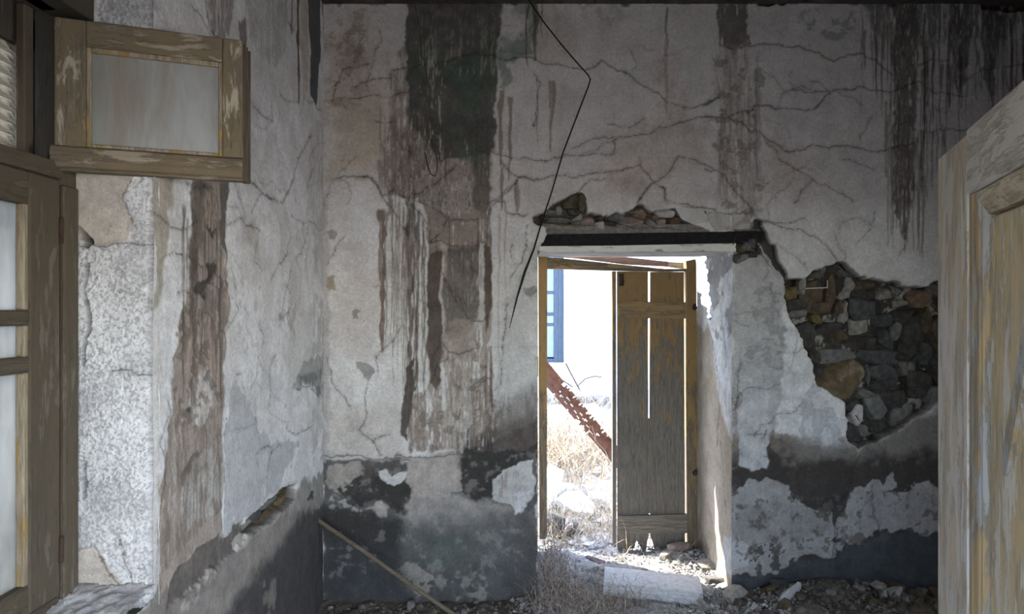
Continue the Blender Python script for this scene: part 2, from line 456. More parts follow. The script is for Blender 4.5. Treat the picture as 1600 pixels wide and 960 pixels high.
class Wall:
    """A plaster surface on a fine grid: albedo of stains and flaking coats, and relief of cracks, flakes and holes."""
    def __init__(self, u, v, px2uv, base, seed=1):
        self.u1, self.v1 = u, v
        self.U, self.V = np.meshgrid(u, v, indexing='ij')
        self.px = px2uv
        U, V = self.U, self.V
        self.col = np.ones(U.shape + (3,), np.float32) * np.array(base, np.float32)
        self.dep = np.zeros(U.shape, np.float32)
        self.nA = fbm(U, V, 0.22, 0.22, 5, seed + 1)
        self.nB = fbm(U, V, 0.05, 0.05, 4, seed + 2, 0.6)
        self.nC = fbm(U, V, 0.016, 0.016, 2, seed + 3, 0.6)
        self.nS = 0.55 * fbm(U + 0.012 * self.nB, V, 0.016, 0.42, 3, seed + 4, 0.7) + 0.45 * fbm(U + 0.01 * self.nC, V, 0.012, 0.06, 2, seed + 9, 0.7)
        self.nT = fbm(U, V, 0.05, 0.9, 3, seed + 5, 0.6)
        self.w1u = fbm(U, V, 0.10, 0.10, 4, seed + 6, 0.62) - 0.5
        self.w1v = fbm(U, V, 0.10, 0.10, 4, seed + 7, 0.62) - 0.5
        self.seed = seed
        self.rnd = random.Random(seed)
    def pts(self, P):
        out = []
        for i, p in enumerate(P):
            out.append(self.px(*p))
        return np.array(out)
    def win(self, lo, hi, pad):
        i0 = max(0, np.searchsorted(self.u1, lo[0] - pad)); i1 = min(len(self.u1), np.searchsorted(self.u1, hi[0] + pad))
        j0 = max(0, np.searchsorted(self.v1, lo[1] - pad)); j1 = min(len(self.v1), np.searchsorted(self.v1, hi[1] + pad))
        return slice(i0, i1), slice(j0, j1)
    def sd(self, P, pad, rag):
        """signed distance (negative inside) to a polygon in photo coordinates of this wall"""
        Q = self.pts(P)
        w = self.win(Q.min(0), Q.max(0), pad + rag * 0.3)
        u = self.U[w] + rag * self.w1u[w]; v = self.V[w] + rag * self.w1v[w]
        d = np.full(u.shape, 1e9, np.float32); ins = np.zeros(u.shape, bool)
        n = len(Q)
        for i in range(n):
            a = Q[i]; b = Q[(i + 1) % n]
            e = b - a; L = (e * e).sum() + 1e-12
            t = np.clip(((u - a[0]) * e[0] + (v - a[1]) * e[1]) / L, 0, 1)
            d = np.minimum(d, (u - a[0] - t * e[0]) ** 2 + (v - a[1] - t * e[1]) ** 2)
            c = ((a[1] > v) != (b[1] > v))
            if abs(b[1] - a[1]) > 1e-9:
                ins ^= c & (u < (b[0] - a[0]) * (v - a[1]) / (b[1] - a[1]) + a[0])
        d = np.sqrt(d)
        return w, np.where(ins, -d, d)
    def patch(self, P, color, alpha=1.0, soft=0.006, rag=0.06, tex=None, lo=0.0, hi=1.0, dep=0.0, var=0.35, speck=0.0):
        """Colour a polygon. tex picks a noise ('S' streaks, 'A','B','C' blotches) whose range lo..hi cuts it up."""
        w, d = self.sd(P, soft + 0.02, rag)
        if d.size == 0: return
        m = 1 - sstep(-soft, soft, d)
        if tex:
            n = getattr(self, 'n' + tex)[w]
            m = m * sstep(lo, hi, n)
        self.apply(w, m, color, alpha, var, dep)
    def apply(self, w, m, color, alpha, var, dep):
        c = np.array(color, np.float32) * (1 + var * ((self.nB[w] - 0.5) * 1.6 + (self.nS[w] - 0.5) * 0.8))[..., None]
        a = (m * alpha)[..., None]
        self.col[w] = self.col[w] * (1 - a) + np.clip(c, 0.004, 0.9) * a
        if dep: self.dep[w] = np.maximum(self.dep[w], m * dep) if dep > 0 else np.minimum(self.dep[w], m * dep)
    def streak(self, px, y0, y1, wpx, color, alpha=0.85, seed=None, wob=0.004, breakup=0.25):
        a = self.px(px, y0); b = self.px(px, y1)
        ppm = abs(self.px(px + 1, (y0 + y1) / 2)[0] - self.px(px, (y0 + y1) / 2)[0])
        hw = wpx * ppm * 0.5
        lo = (min(a[0], b[0]), b[1]); hi = (max(a[0], b[0]), a[1])
        w = self.win(lo, hi, hw * 2 + 0.02)
        u, v = self.U[w], self.V[w]
        if u.size == 0: return
        sd = self.rnd.randrange(9999) if seed is None else seed
        c = a[0] + wob * (vnoise(v * 0, v, 1, 0.10, sd) - 0.5) * 4 + wob * (vnoise(v * 0, v, 1, 0.03, sd + 1) - 0.5)
        ln = max(0.02, a[1] - b[1])
        t = (a[1] - v) / ln
        prof = hw * (0.55 + 0.9 * vnoise(v * 0, v, 1, 0.06, sd + 2)) * np.clip(1.15 - 0.75 * t, 0.15, 1)
        d = np.abs(u - c) - prof
        m = 1 - sstep(-0.0025, 0.0035, d)
        end = ln * (0.04 if ln > 0.3 else 0.15)
        m = m * sstep(-0.002, end * 0.6, a[1] - v) * sstep(-0.002, end, v - b[1])
        m = m * (1 - breakup * sstep(0.45, 0.7, self.nS[w]))
        self.apply(w, m, color, alpha, 0.3, 0)
    def drips(self, x0, x1, y0, y1, n, wmin, wmax, color, alpha, seed, top=0.25, lmin=0.3):
        r = random.Random(seed)
        for i in range(n):
            x = r.uniform(x0, x1); a = y0 + (y1 - y0) * r.uniform(0, top)
            b = a + (y1 - a) * r.uniform(lmin, 1.0)
            self.streak(x, a, b, r.uniform(wmin, wmax) * (1 if r.random() < 0.85 else 1.6), color, alpha * r.uniform(0.55, 1.0), r.randrange(9999), wob=0.003)
    def crack(self, P, wmm=2.2, dep=0.005, rag=0.055, alpha=0.7, color=(0.05, 0.042, 0.038)):
        Q = self.pts(P)
        w = self.win(Q.min(0), Q.max(0), 0.06)
        u = self.U[w] + rag * self.w1u[w] + 0.012 * (self.nC[w] - 0.5); v = self.V[w] + rag * self.w1v[w] + 0.012 * (self.nB[w] - 0.5)
        if u.size == 0: return
        d = np.full(u.shape, 1e9, np.float32)
        for i in range(len(Q) - 1):
            a, b = Q[i], Q[i + 1]
            e = b - a; L = (e * e).sum() + 1e-12
            t = np.clip(((u - a[0]) * e[0] + (v - a[1]) * e[1]) / L, 0, 1)
            d = np.minimum(d, (u - a[0] - t * e[0]) ** 2 + (v - a[1] - t * e[1]) ** 2)
        d = np.sqrt(d)
        hw = wmm * 0.00075 * (0.15 + 1.5 * self.nA[w])
        m = 1 - sstep(hw * 0.5, hw + 0.0038, d)
        halo = (1 - sstep(0.004, 0.022, d)) * 0.18
        self.apply(w, np.maximum(m, halo), color, alpha, 0.2, 0)
        self.dep[w] = np.maximum(self.dep[w], m * dep)
    def hole(self, P, depth, color, rag=0.07):
        w, d = self.sd(P, 0.03, rag)
        m = 1 - sstep(-0.010, 0.002, d)
        self.apply(w, m, color, 1.0, 0.8, 0)
        self.dep[w] = np.maximum(self.dep[w], m * (depth + 0.03 * (self.nA[w] - 0.5) + 0.02 * (self.nB[w] - 0.5)))
        rim = sstep(0.0, 0.004, d) * (1 - sstep(0.008, 0.02, d))      # bright broken plaster edge
        self.apply(w, rim * sstep(0.4, 0.6, self.nB[w]), (0.42, 0.39, 0.36), 0.5, 0.3, 0)
    def build(self, name, to3d, mat, cut=None, parent=None, flip=False):
        """to3d(U,V,depth) -> xyz; cut(uc,vc) -> True where no surface"""
        nu, nv = self.U.shape
        X = to3d(self.U, self.V, self.dep)
        co = np.stack(X, -1).reshape(-1, 3).astype(np.float32)
        idx = np.arange(nu * nv).reshape(nu, nv)
        q = np.stack([idx[:-1, :-1], idx[1:, :-1], idx[1:, 1:], idx[:-1, 1:]], -1)
        if flip: q = q[..., ::-1]
        q = q.reshape(-1, 4)
        if cut is not None:
            uc = (self.u1[:-1] + self.u1[1:]) / 2; vc = (self.v1[:-1] + self.v1[1:]) / 2
            UC, VC = np.meshgrid(uc, vc, indexing='ij')
            q = q[~cut(UC, VC).reshape(-1)]
            used = np.zeros(nu * nv, bool); used[q.reshape(-1)] = True
            new = np.cumsum(used) - 1
            q = new[q]; co = co[used]; colr = self.col.reshape(-1, 3)[used]
        else:
            colr = self.col.reshape(-1, 3)
        me = bpy.data.meshes.new(name)
        me.vertices.add(len(co)); me.vertices.foreach_set('co', co.reshape(-1))
        me.loops.add(q.size); me.loops.foreach_set('vertex_index', q.reshape(-1).astype(np.int32))
        me.polygons.add(len(q))
        me.polygons.foreach_set('loop_start', np.arange(0, q.size, 4, dtype=np.int32))
        me.polygons.foreach_set('use_smooth', np.ones(len(q), bool))
        at = me.attributes.new('Col', 'FLOAT_COLOR', 'POINT')
        rgba = np.ones((len(co), 4), np.float32); rgba[:, :3] = np.clip(colr, 0.004, 0.9)
        at.data.foreach_set('color', rgba.reshape(-1))
        me.materials.append(mat)
        me.update(calc_edges=True)
        return link(bpy.data.objects.new(name, me), parent)

def seg(*breaks, step):
    out = []
    for a, b in zip(breaks[:-1], breaks[1:]):
        n = max(1, int(round((b - a) / step)))
        out.append(np.linspace(a, b, n, endpoint=False))
    out.append([breaks[-1]])
    return np.concatenate(out)

def scaled(f, ox, oy, P):
    """points read off an enlargement of the photograph"""
    return [(ox + x / f, oy + y / f) for x, y in P]

# shades of the wall's coats and stains
WHITE = (0.60, 0.585, 0.58); LILAC = (0.64, 0.625, 0.64); GREY = (0.30, 0.30, 0.31); MIDGREY = (0.20, 0.20, 0.205)
BROWN = (0.185, 0.142, 0.118); DKBROWN = (0.098, 0.078, 0.066); BLACK = (0.040, 0.037, 0.035); SOOT = (0.052, 0.054, 0.057)
GREEN = (0.075, 0.10, 0.078); TAN = (0.36, 0.285, 0.21); PALE = (0.42, 0.395, 0.375); SLATE = (0.062, 0.067, 0.073)

# ================================================================== BACK WALL
XL = -1.126
DX0, DX1, DZ1 = 0.153, 1.31, 2.055       # doorway
CEIL = 3.53
k = D / F
def back_px(x, y): return ((x - 800) * k, EYE - (y - 480) * k)
ub = seg(XL, DX0, DX1, 3.3, step=0.006)
vb = seg(-0.12, DZ1, CEIL, step=0.006)
B = Wall(ub, vb, back_px, WHITE, seed=11)
full = (slice(None), slice(None))
B.apply(full, sstep(0.42, 0.62, B.nA), (0.50, 0.47, 0.455), 0.45, 0.1, 0)
B.apply(full, sstep(0.52, 0.66, B.nB), (0.46, 0.445, 0.43), 0.35, 0.1, 0)
# darker warm tone over the upper wall, darker corner line, warm damp patches
B.patch([(500, -10), (1640, -10), (1640, 330), (1200, 330), (830, 330), (600, 280), (505, 270)], (0.43, 0.385, 0.365), 0.55, 0.12, 0.2, var=0.25)
B.patch([(508, 60), (560, 40), (600, 120), (605, 270), (560, 280), (508, 275)], TAN, 0.55, 0.10, 0.25)
B.patch([(520, 150), (590, 170), (590, 270), (560, 270)], (0.30, 0.22, 0.15), 0.35, 0.06, 0.25, 'B', 0.4, 0.6)
B.patch([(505, 20), (585, 30), (575, 170), (520, 180)], (0.26, 0.21, 0.18), 0.6, 0.02, 0.3, 'B', 0.52, 0.60)
for bx, by, rr in ((540, 65, 12), (566, 65, 13), (548, 115, 12), (537, 165, 5), (536, 155, 5)):
    B.patch([(bx - rr, by - rr), (bx + rr, by - rr), (bx + rr, by + rr), (bx - rr, by + rr)], (0.22, 0.18, 0.15), 0.6, 0.012, 0.3)
for P, a in (([(960, 220), (1060, 150), (1110, 240), (1010, 290)], 0.3), ([(960, 260), (1010, 260), (1000, 310), (965, 300)], 0.5), ([(840, 20), (920, 40), (900, 100), (830, 90)], 0.25),
             ([(1200, 230), (1280, 240), (1260, 300), (1200, 290)], 0.25), ([(1040, 100), (1060, 100), (1060, 160), (1030, 165)], 0.35), ([(520, 440), (600, 400), (600, 560), (510, 560)], 0.2)):
    B.patch(P, (0.33, 0.235, 0.185), a, 0.07, 0.3)
B.patch([(505, 640), (640, 640), (640, 720), (505, 720)], (0.40, 0.365, 0.33), 0.6, 0.05, 0.2)
B.patch([(508, 655), (560, 650), (600, 690), (560, 710), (508, 712)], (0.30, 0.29, 0.27), 0.5, 0.01, 0.25, 'B', 0.45, 0.55)
B.patch([(500, 300), (512, 300), (514, 720), (500, 720)], (0.30, 0.285, 0.28), 0.6, 0.012, 0.1)
B.patch([(770, 470), (842, 380), (842, 700), (770, 690)], (0.44, 0.44, 0.43), 0.55, 0.06, 0.2)
B.patch([(510, 430), (524, 428), (523, 450), (512, 450)], (0.30, 0.24, 0.16), 0.8, 0.006, 0.1)

# the great leak: green-black mould over brown runs
B.patch([(612, 100), (640, 60), (645, 230), (660, 300), (645, 330), (600, 305), (590, 280), (600, 200)], BROWN, 0.75, 0.02, 0.15, 'S', 0.30, 0.55)
B.patch([(640, 160), (775, 200), (768, 320), (762, 400), (668, 400), (640, 320), (610, 305)], (0.20, 0.16, 0.14), 0.85, 0.015, 0.08, 'S', 0.22, 0.42)
B.patch([(690, 250), (735, 250), (735, 330), (700, 330)], (0.36, 0.31, 0.29), 0.65, 0.012, 0.15, 'S', 0.40, 0.6)
B.patch([(740, 230), (767, 230), (766, 320), (757, 335), (740, 335)], (0.125, 0.11, 0.095), 0.85, 0.006, 0.05)
B.patch([(634, -10), (790, -10), (778, 60), (774, 230), (745, 245), (690, 250), (655, 215), (640, 195), (634, 120)], (0.075, 0.072, 0.066), 0.93, 0.008, 0.06, var=0.6)
B.patch([(640, 80), (770, 80), (770, 250), (690, 255), (655, 225), (636, 180)], GREEN, 0.75, 0.02, 0.1, 'A', 0.42, 0.58)
B.patch([(640, 60), (772, 60), (772, 235), (650, 235)], (0.20, 0.225, 0.18), 0.8, 0.012, 0.1, 'S', 0.60, 0.68)
B.patch([(660, 20), (720, 10), (720, 80), (670, 90)], (0.15, 0.12, 0.11), 0.6, 0.02, 0.2, 'B', 0.5, 0.6)
B.patch([(785, -5), (842, -5), (836, 85), (800, 95), (795, 140), (782, 140), (779, 60)], (0.16, 0.20, 0.165), 0.8, 0.012, 0.12, 'A', 0.28, 0.5)
B.patch([(855, 0), (980, 0), (950, 60), (930, 30), (880, 40)], (0.24, 0.27, 0.24), 0.5, 0.03, 0.2, 'B', 0.5, 0.6)
# plaster between the drips left of the column
B.patch([(604, 304), (655, 312), (668, 345), (668, 620), (650, 625), (604, 540)], (0.55, 0.54, 0.525), 0.9, 0.004, 0.06)
for x, y0, y1, w, a in ((597, 325, 556, 9, 1.0), (603, 328, 545, 3, .7), (612, 310, 540, 1.6, .7), (618, 330, 530, 1.6, .6), (624, 305, 470, 1.8, .6), (631, 320, 680, 1.8, .65),
                        (641, 308, 690, 8, .95), (636, 330, 640, 3, .75), (648, 330, 640, 2.4, .8), (653, 325, 640, 5, .9), (660, 340, 600, 2, .8), (664, 360, 620, 2.6, .85),
                        (610, 300, 340, 5, .7), (616, 300, 335, 3, .6), (645, 300, 420, 5, .8)):
    B.streak(x, y0, y1, w * 1.15, BROWN if x < 630 else DKBROWN, a)
B.drips(604, 668, 305, 640, 16, 1.0, 2.2, BROWN, 0.8, 3)
# the brown column below
B.patch([(668, 330), (764, 330), (768, 385), (768, 560), (772, 700), (640, 706), (640, 620), (668, 610)], (0.25, 0.205, 0.175), 0.85, 0.006, 0.05, 'S', 0.24, 0.5)
B.patch([(668, 400), (688, 385), (690, 590), (682, 610), (672, 600), (666, 520)], DKBROWN, 0.95, 0.004, 0.04)
B.patch([(692, 385), (747, 388), (748, 500), (735, 520), (705, 535), (694, 520)], (0.125, 0.113, 0.103), 0.85, 0.012, 0.06)
B.patch([(697, 400), (750, 392), (748, 500), (700, 500)], (0.27, 0.235, 0.205), 0.8, 0.004, 0.06, 'S', 0.58, 0.66)
B.patch([(680, 375), (698, 376), (695, 440), (683, 400)], (0.37, 0.335, 0.295), 0.8, 0.006, 0.08, 'S', 0.4, 0.55)
B.patch([(748, 380), (757, 380), (755, 520), (748, 505)], (0.50, 0.48, 0.46), 0.9, 0.004, 0.05)
B.patch([(757, 383), (768, 386), (768, 470), (760, 525), (757, 500)], DKBROWN, 0.92, 0.004, 0.04)
B.patch([(688, 400), (693, 400), (692, 550), (688, 540)], (0.45, 0.42, 0.385), 0.75, 0.003, 0.05, 'S', 0.35, 0.5)
B.patch([(697, 505), (745, 500), (748, 545), (725, 555), (700, 552)], (0.31, 0.265, 0.235), 0.7, 0.012, 0.1)
B.patch([(640, 640), (690, 640), (690, 705), (645, 705)], (0.23, 0.185, 0.16), 0.7, 0.01, 0.08, 'S', 0.3, 0.5)
B.patch([(632, 580), (646, 560), (645, 640), (638, 690), (628, 680)], (0.075, 0.062, 0.054), 0.95, 0.006, 0.06)
B.patch([(690, 565), (735, 558), (745, 700), (692, 705)], (0.40, 0.36, 0.325), 0.75, 0.008, 0.06, 'S', 0.36, 0.6)
B.patch([(687, 580), (696, 560), (695, 640), (688, 640)], WHITE, 0.8, 0.004, 0.05)
B.patch([(738, 565), (748, 570), (750, 605), (738, 610)], WHITE, 0.85, 0.004, 0.06)
B.drips(690, 770, 540, 705, 26, 1.2, 3.2, BROWN, 0.7, 5, top=0.5)
B.drips(668, 768, 330, 480, 30, 1.2, 3.0, DKBROWN, 0.6, 6, top=0.6)
B.drips(590, 668, 160, 310, 30, 1.2, 3.4, BROWN, 0.75, 7, top=0.6)
B.drips(640, 775, 150, 300, 26, 1.4, 4.0, (0.07, 0.07, 0.062), 0.7, 8, top=0.6)
B.patch([(745, 620), (770, 610), (775, 700), (752, 690)], (0.14, 0.12, 0.10), 0.6, 0.02, 0.15, 'B', 0.45, 0.6)
for x, y0, y1, w, cl in ((783, 140, 262, 8, BROWN), (796, 150, 285, 6, BROWN), (862, 125, 240, 8, (0.20, 0.17, 0.15)), (808, 278, 336, 8, BROWN), (784, 258, 335, 5, BROWN),
                         (837, 0, 96, 8, DKBROWN), (847, 0, 60, 3, DKBROWN), (824, 0, 105, 3, DKBROWN), (1041, 8, 85, 4, DKBROWN), (1041, 60, 180, 6, (0.30, 0.24, 0.21)), (840, 120, 240, 2, BROWN),
                         (780, 330, 640, 2, (0.33, 0.29, 0.26)), (790, 330, 460, 2, (0.33, 0.29, 0.26)), (768, 540, 640, 5, BROWN)):
    B.streak(x, y0, y1, w, cl, 0.8)
# runs right of the doorway
B.patch([(1118, -5), (1168, -5), (1166, 50), (1172, 72), (1140, 78), (1124, 70)], (0.105, 0.092, 0.084), 0.9, 0.006, 0.07, 'S', 0.22, 0.40)
B.patch([(1124, 70), (1168, 70), (1180, 170), (1195, 330), (1180, 345), (1118, 310), (1120, 180)], (0.26, 0.215, 0.19), 0.65, 0.02, 0.12, 'S', 0.32, 0.6)
B.drips(1120, 1190, 80, 330, 24, 1.4, 4.5, (0.17, 0.145, 0.13), 0.55, 9, top=0.7)
B.patch([(1392, -5), (1432, -5), (1436, 100), (1428, 190), (1428, 290), (1420, 380), (1395, 330), (1398, 120)], (0.115, 0.098, 0.086), 0.88, 0.008, 0.06, 'S', 0.25, 0.45)
B.patch([(1350, -5), (1600, -5), (1600, 30), (1570, 60), (1500, 60), (1440, 70), (1370, 50)], (0.10, 0.098, 0.092), 0.75, 0.03, 0.15, 'S', 0.36, 0.55)
B.patch([(1486, 0), (1520, 0), (1512, 130), (1500, 150), (1488, 90)], (0.105, 0.095, 0.086), 0.8, 0.008, 0.08, 'S', 0.3, 0.5)
B.patch([(1530, 0), (1570, 0), (1556, 110), (1548, 180), (1536, 120)], (0.09, 0.083, 0.077), 0.85, 0.008, 0.08, 'S', 0.3, 0.5)
B.drips(1340, 1400, 0, 190, 22, 1.2, 3.4, (0.12, 0.105, 0.095), 0.8, 12, top=0.3)
B.drips(1375, 1450, 100, 410, 22, 1.6, 5.0, DKBROWN, 0.75, 13, top=0.6)
B.drips(1440, 1600, 0, 230, 46, 1.2, 4.4, (0.085, 0.075, 0.07), 0.8, 14, top=0.5)
B.drips(1425, 1480, 130, 330, 14, 1.2, 2.6, DKBROWN, 0.75, 15, top=0.4)
B.drips(1590, 1790, -5, 300, 40, 1.2, 5.0, (0.085, 0.075, 0.07), 0.75, 16, top=0.5)
B.patch([(1240, 25), (1340, 20), (1330, 75), (1270, 60)], (0.17, 0.20, 0.19), 0.65, 0.02, 0.25, 'B', 0.52, 0.6)
B.patch([(500, -12), (1700, -12), (1700, 4), (500, 4)], (0.06, 0.05, 0.046), 0.9, 0.010, 0.12)
B.patch([(1178, -5), (1240, -5), (1225, 8), (1185, 9)], BLACK, 0.95, 0.004, 0.05, dep=0.03)
B.patch([(1528, -5), (1610, -5), (1605, 14), (1535, 16)], BLACK, 0.95, 0.004, 0.05, dep=0.03)

# ---- grey cement repairs to the right of the doorway
B.patch([(1140, 395), (1190, 380), (1228, 440), (1232, 520), (1222, 640), (1205, 690), (1140, 700)], (0.36, 0.355, 0.355), 0.85, 0.02, 0.12)
B.patch([(1168, 450), (1192, 440), (1222, 470), (1222, 530), (1200, 530), (1180, 480)], (0.235, 0.23, 0.23), 0.75, 0.005, 0.2, 'B', 0.36, 0.46)
B.patch([(1168, 545), (1225, 548), (1220, 572), (1190, 572), (1165, 560)], (0.22, 0.215, 0.22), 0.7, 0.005, 0.25, 'B', 0.44, 0.5)
B.patch([(1150, 390), (1200, 390), (1215, 440), (1180, 450), (1150, 430)], (0.30, 0.295, 0.29), 0.6, 0.01, 0.2, 'A', 0.4, 0.55)
B.patch([(1144, 350), (1182, 345), (1190, 372), (1196, 395), (1150, 402), (1144, 398)], (0.19, 0.18, 0.165), 0.9, 0.008, 0.15, dep=0.012, var=1.0)
B.patch([(1225, 470), (1240, 510), (1265, 600), (1325, 655), (1330, 700), (1250, 700), (1215, 690), (1225, 600)], (0.58, 0.575, 0.575), 0.9, 0.008, 0.1)
B.patch([(1240, 640), (1290, 610), (1318, 650), (1310, 690), (1260, 690)], (0.34, 0.345, 0.36), 0.7, 0.005, 0.25, 'B', 0.38, 0.48)
B.patch([(1195, 590), (1225, 580), (1220, 690), (1195, 680)], (0.36, 0.36, 0.365), 0.6, 0.008, 0.3, 'B', 0.45, 0.55)

# ---- dado, left part
B.patch([(500, 718), (640, 716), (720, 706), (780, 690), (842, 655), (842, 970), (500, 970)], (0.085, 0.084, 0.086), 0.96, 0.010, 0.10, var=0.4)
B.patch([(762, 640), (842, 600), (842, 720), (762, 740)], (0.12, 0.10, 0.09), 0.65, 0.08, 0.1)
B.patch([(508, 724), (562, 722), (572, 745), (560, 768), (530, 775), (508, 770)], (0.30, 0.275, 0.25), 0.9, 0.006, 0.15)
B.patch([(508, 772), (545, 758), (590, 775), (604, 800), (560, 805), (515, 800)], (0.36, 0.34, 0.31), 0.8, 0.008, 0.3, 'B', 0.38, 0.5)
B.patch([(640, 712), (722, 706), (728, 768), (690, 776), (640, 790)], (0.37, 0.33, 0.305), 0.92, 0.006, 0.10, 'S', 0.1, 0.3)
B.patch([(620, 800), (650, 775), (700, 770), (732, 782), (765, 785), (840, 802), (840, 830), (640, 838)], (0.27, 0.25, 0.235), 0.9, 0.015, 0.10)
B.patch([(620, 812), (842, 806), (842, 925), (640, 905), (622, 860)], (0.105, 0.106, 0.105), 0.9, 0.06, 0.1)
B.patch([(800, 800), (842, 780), (842, 960), (790, 960)], (0.075, 0.072, 0.07), 0.7, 0.05, 0.1)
B.patch([(640, 870), (842, 880), (842, 960), (640, 960)], (0.07, 0.07, 0.07), 0.6, 0.06, 0.1)
B.patch([(660, 830), (740, 830), (735, 890), (665, 890)], (0.085, 0.10, 0.09), 0.6, 0.06, 0.1)
B.patch([(712, 700), (728, 680), (770, 668), (842, 640), (842, 712), (812, 720), (778, 745), (768, 782), (742, 784), (716, 765)], (0.085, 0.07, 0.062), 0.75, 0.05, 0.12)
B.patch([(715, 722), (728, 700), (770, 708), (815, 700), (842, 690), (842, 712), (812, 720), (778, 745), (768, 782), (742, 784), (718, 768)], BLACK, 0.95, 0.012, 0.12)
B.drips(715, 775, 660, 720, 16, 1.5, 4, BLACK, 0.6, 61, top=0.6)
B.drips(775, 842, 600, 700, 26, 1.2, 3.5, (0.13, 0.115, 0.10), 0.5, 62, top=0.7)
B.patch([(772, 745), (800, 722), (834, 716), (836, 770), (818, 806), (800, 790), (765, 783)], (0.46, 0.445, 0.435), 0.95, 0.004, 0.10)
B.patch([(770, 745), (805, 735), (800, 775), (765, 782)], (0.20, 0.16, 0.14), 0.65, 0.02, 0.2, 'S', 0.4, 0.6)
B.patch([(805, 770), (828, 765), (826, 785), (812, 805)], (0.55, 0.55, 0.56), 0.9, 0.004, 0.1)
B.patch([(570, 725), (640, 715), (645, 765), (620, 800), (590, 792), (570, 760)], (0.07, 0.06, 0.05), 0.7, 0.03, 0.15)
B.patch([(590, 745), (640, 740), (642, 768), (620, 798), (592, 792), (580, 765)], BLACK, 0.92, 0.012, 0.15)
B.patch([(530, 770), (560, 763), (575, 752), (588, 786), (550, 790)], BLACK, 0.92, 0.006, 0.2)
B.patch([(592, 735), (602, 730), (612, 745), (626, 738), (642, 736), (634, 752), (614, 760), (598, 752)], (0.48, 0.47, 0.465), 0.95, 0.003, 0.05)
B.patch([(570, 795), (592, 790), (604, 805), (585, 808)], (0.34, 0.31, 0.28), 0.85, 0.004, 0.12)
B.patch([(632, 888), (655, 884), (680, 902), (678, 925), (655, 918)], (0.26, 0.245, 0.22), 0.85, 0.005, 0.2)
B.patch([(676, 915), (735, 900), (760, 940), (700, 948)], (0.25, 0.245, 0.22), 0.6, 0.02, 0.3, 'B', 0.4, 0.55)
B.patch([(500, 800), (625, 810), (640, 960), (500, 960)], (0.038, 0.040, 0.043), 0.85, 0.05, 0.1)
B.patch([(500, 800), (530, 795), (600, 815), (620, 810), (610, 850), (500, 840)], BLACK, 0.8, 0.03, 0.2)
# ---- dado, right part
B.patch([(1140, 690), (1205, 680), (1330, 698), (1470, 636), (1640, 600), (1640, 970), (1140, 970)], (0.12, 0.105, 0.092), 0.85, 0.04, 0.1)
B.patch([(1140, 720), (1205, 690), (1240, 715), (1340, 715), (1470, 700), (1640, 690), (1640, 970), (1140, 970)], (0.050, 0.043, 0.038), 0.95, 0.05, 0.1)
B.patch([(1215, 680), (1330, 690), (1460, 640), (1460, 720), (1215, 730)], (0.17, 0.145, 0.125), 0.6, 0.05, 0.2, 'B', 0.45, 0.65)
B.patch([(1156, 610), (1200, 610), (1203, 700), (1198, 732), (1178, 736), (1158, 722)], (0.44, 0.435, 0.44), 0.95, 0.005, 0.08)
B.patch([(1140, 775), (1165, 752), (1215, 748), (1232, 768), (1262, 795), (1300, 800), (1330, 775), (1362, 752), (1400, 768), (1440, 748), (1480, 760), (1640, 765), (1640, 850), (1465, 832), (1390, 836), (1312, 850), (1302, 872), (1232, 872), (1212, 898), (1140, 900)], (0.33, 0.31, 0.305), 0.95, 0.005, 0.14)
B.patch([(1146, 790), (1230, 790), (1290, 810), (1280, 840), (1200, 850), (1146, 840)], (0.20, 0.18, 0.165), 0.7, 0.02, 0.3, 'B', 0.36, 0.58)
B.patch([(1140, 850), (1165, 850), (1168, 885), (1140, 895)], (0.46, 0.445, 0.45), 0.85, 0.006, 0.1)
B.patch([(1165, 860), (1230, 855), (1215, 895), (1170, 892)], BLACK, 0.85, 0.005, 0.35, 'B', 0.50, 0.54)
B.patch([(1240, 780), (1300, 790), (1310, 830), (1270, 815)], (0.10, 0.09, 0.08), 0.8, 0.008, 0.3, 'B', 0.50, 0.56)
B.patch([(1292, 790), (1330, 770), (1300, 845), (1312, 856)], BLACK, 0.9, 0.006, 0.15)
B.patch([(1330, 790), (1460, 770), (1465, 800), (1340, 815)], (0.22, 0.20, 0.185), 0.6, 0.02, 0.3, 'B', 0.45, 0.6)
B.patch([(1140, 905), (1212, 898), (1236, 874), (1302, 876), (1320, 852), (1390, 838), (1470, 834), (1640, 850), (1640, 980), (1140, 980)], SLATE, 0.92, 0.012, 0.08)
B.patch([(1380, 752), (1392, 735), (1402, 760), (1380, 770)], (0.33, 0.31, 0.305), 0.9, 0.004, 0.1)
B.patch([(1448, 750), (1462, 748), (1466, 768), (1450, 768)], (0.33, 0.31, 0.305), 0.9, 0.004, 0.1)
B.patch([(1144, 735), (1146, 600), (1154, 610), (1158, 735)], (0.20, 0.165, 0.13), 0.7, 0.006, 0.1, 'B', 0.4, 0.55)
B.patch([(1200, 690), (1215, 665), (1240, 700), (1230, 715)], (0.17, 0.14, 0.115), 0.8, 0.01, 0.15)

# ---- small chips
for P in ([(1015 / 3, 0)] * 0 or [(557, 570), (578, 572), (584, 585), (572, 597)], [(823, 452), (836, 446), (840, 455), (832, 462), (825, 460)], [(512, 358), (524, 358), (524, 368), (514, 370)], [(548, 488), (560, 488), (556, 500), (550, 498)]):
    B.patch(P, (0.26, 0.25, 0.24), 0.85, 0.003, 0.08, dep=0.004)

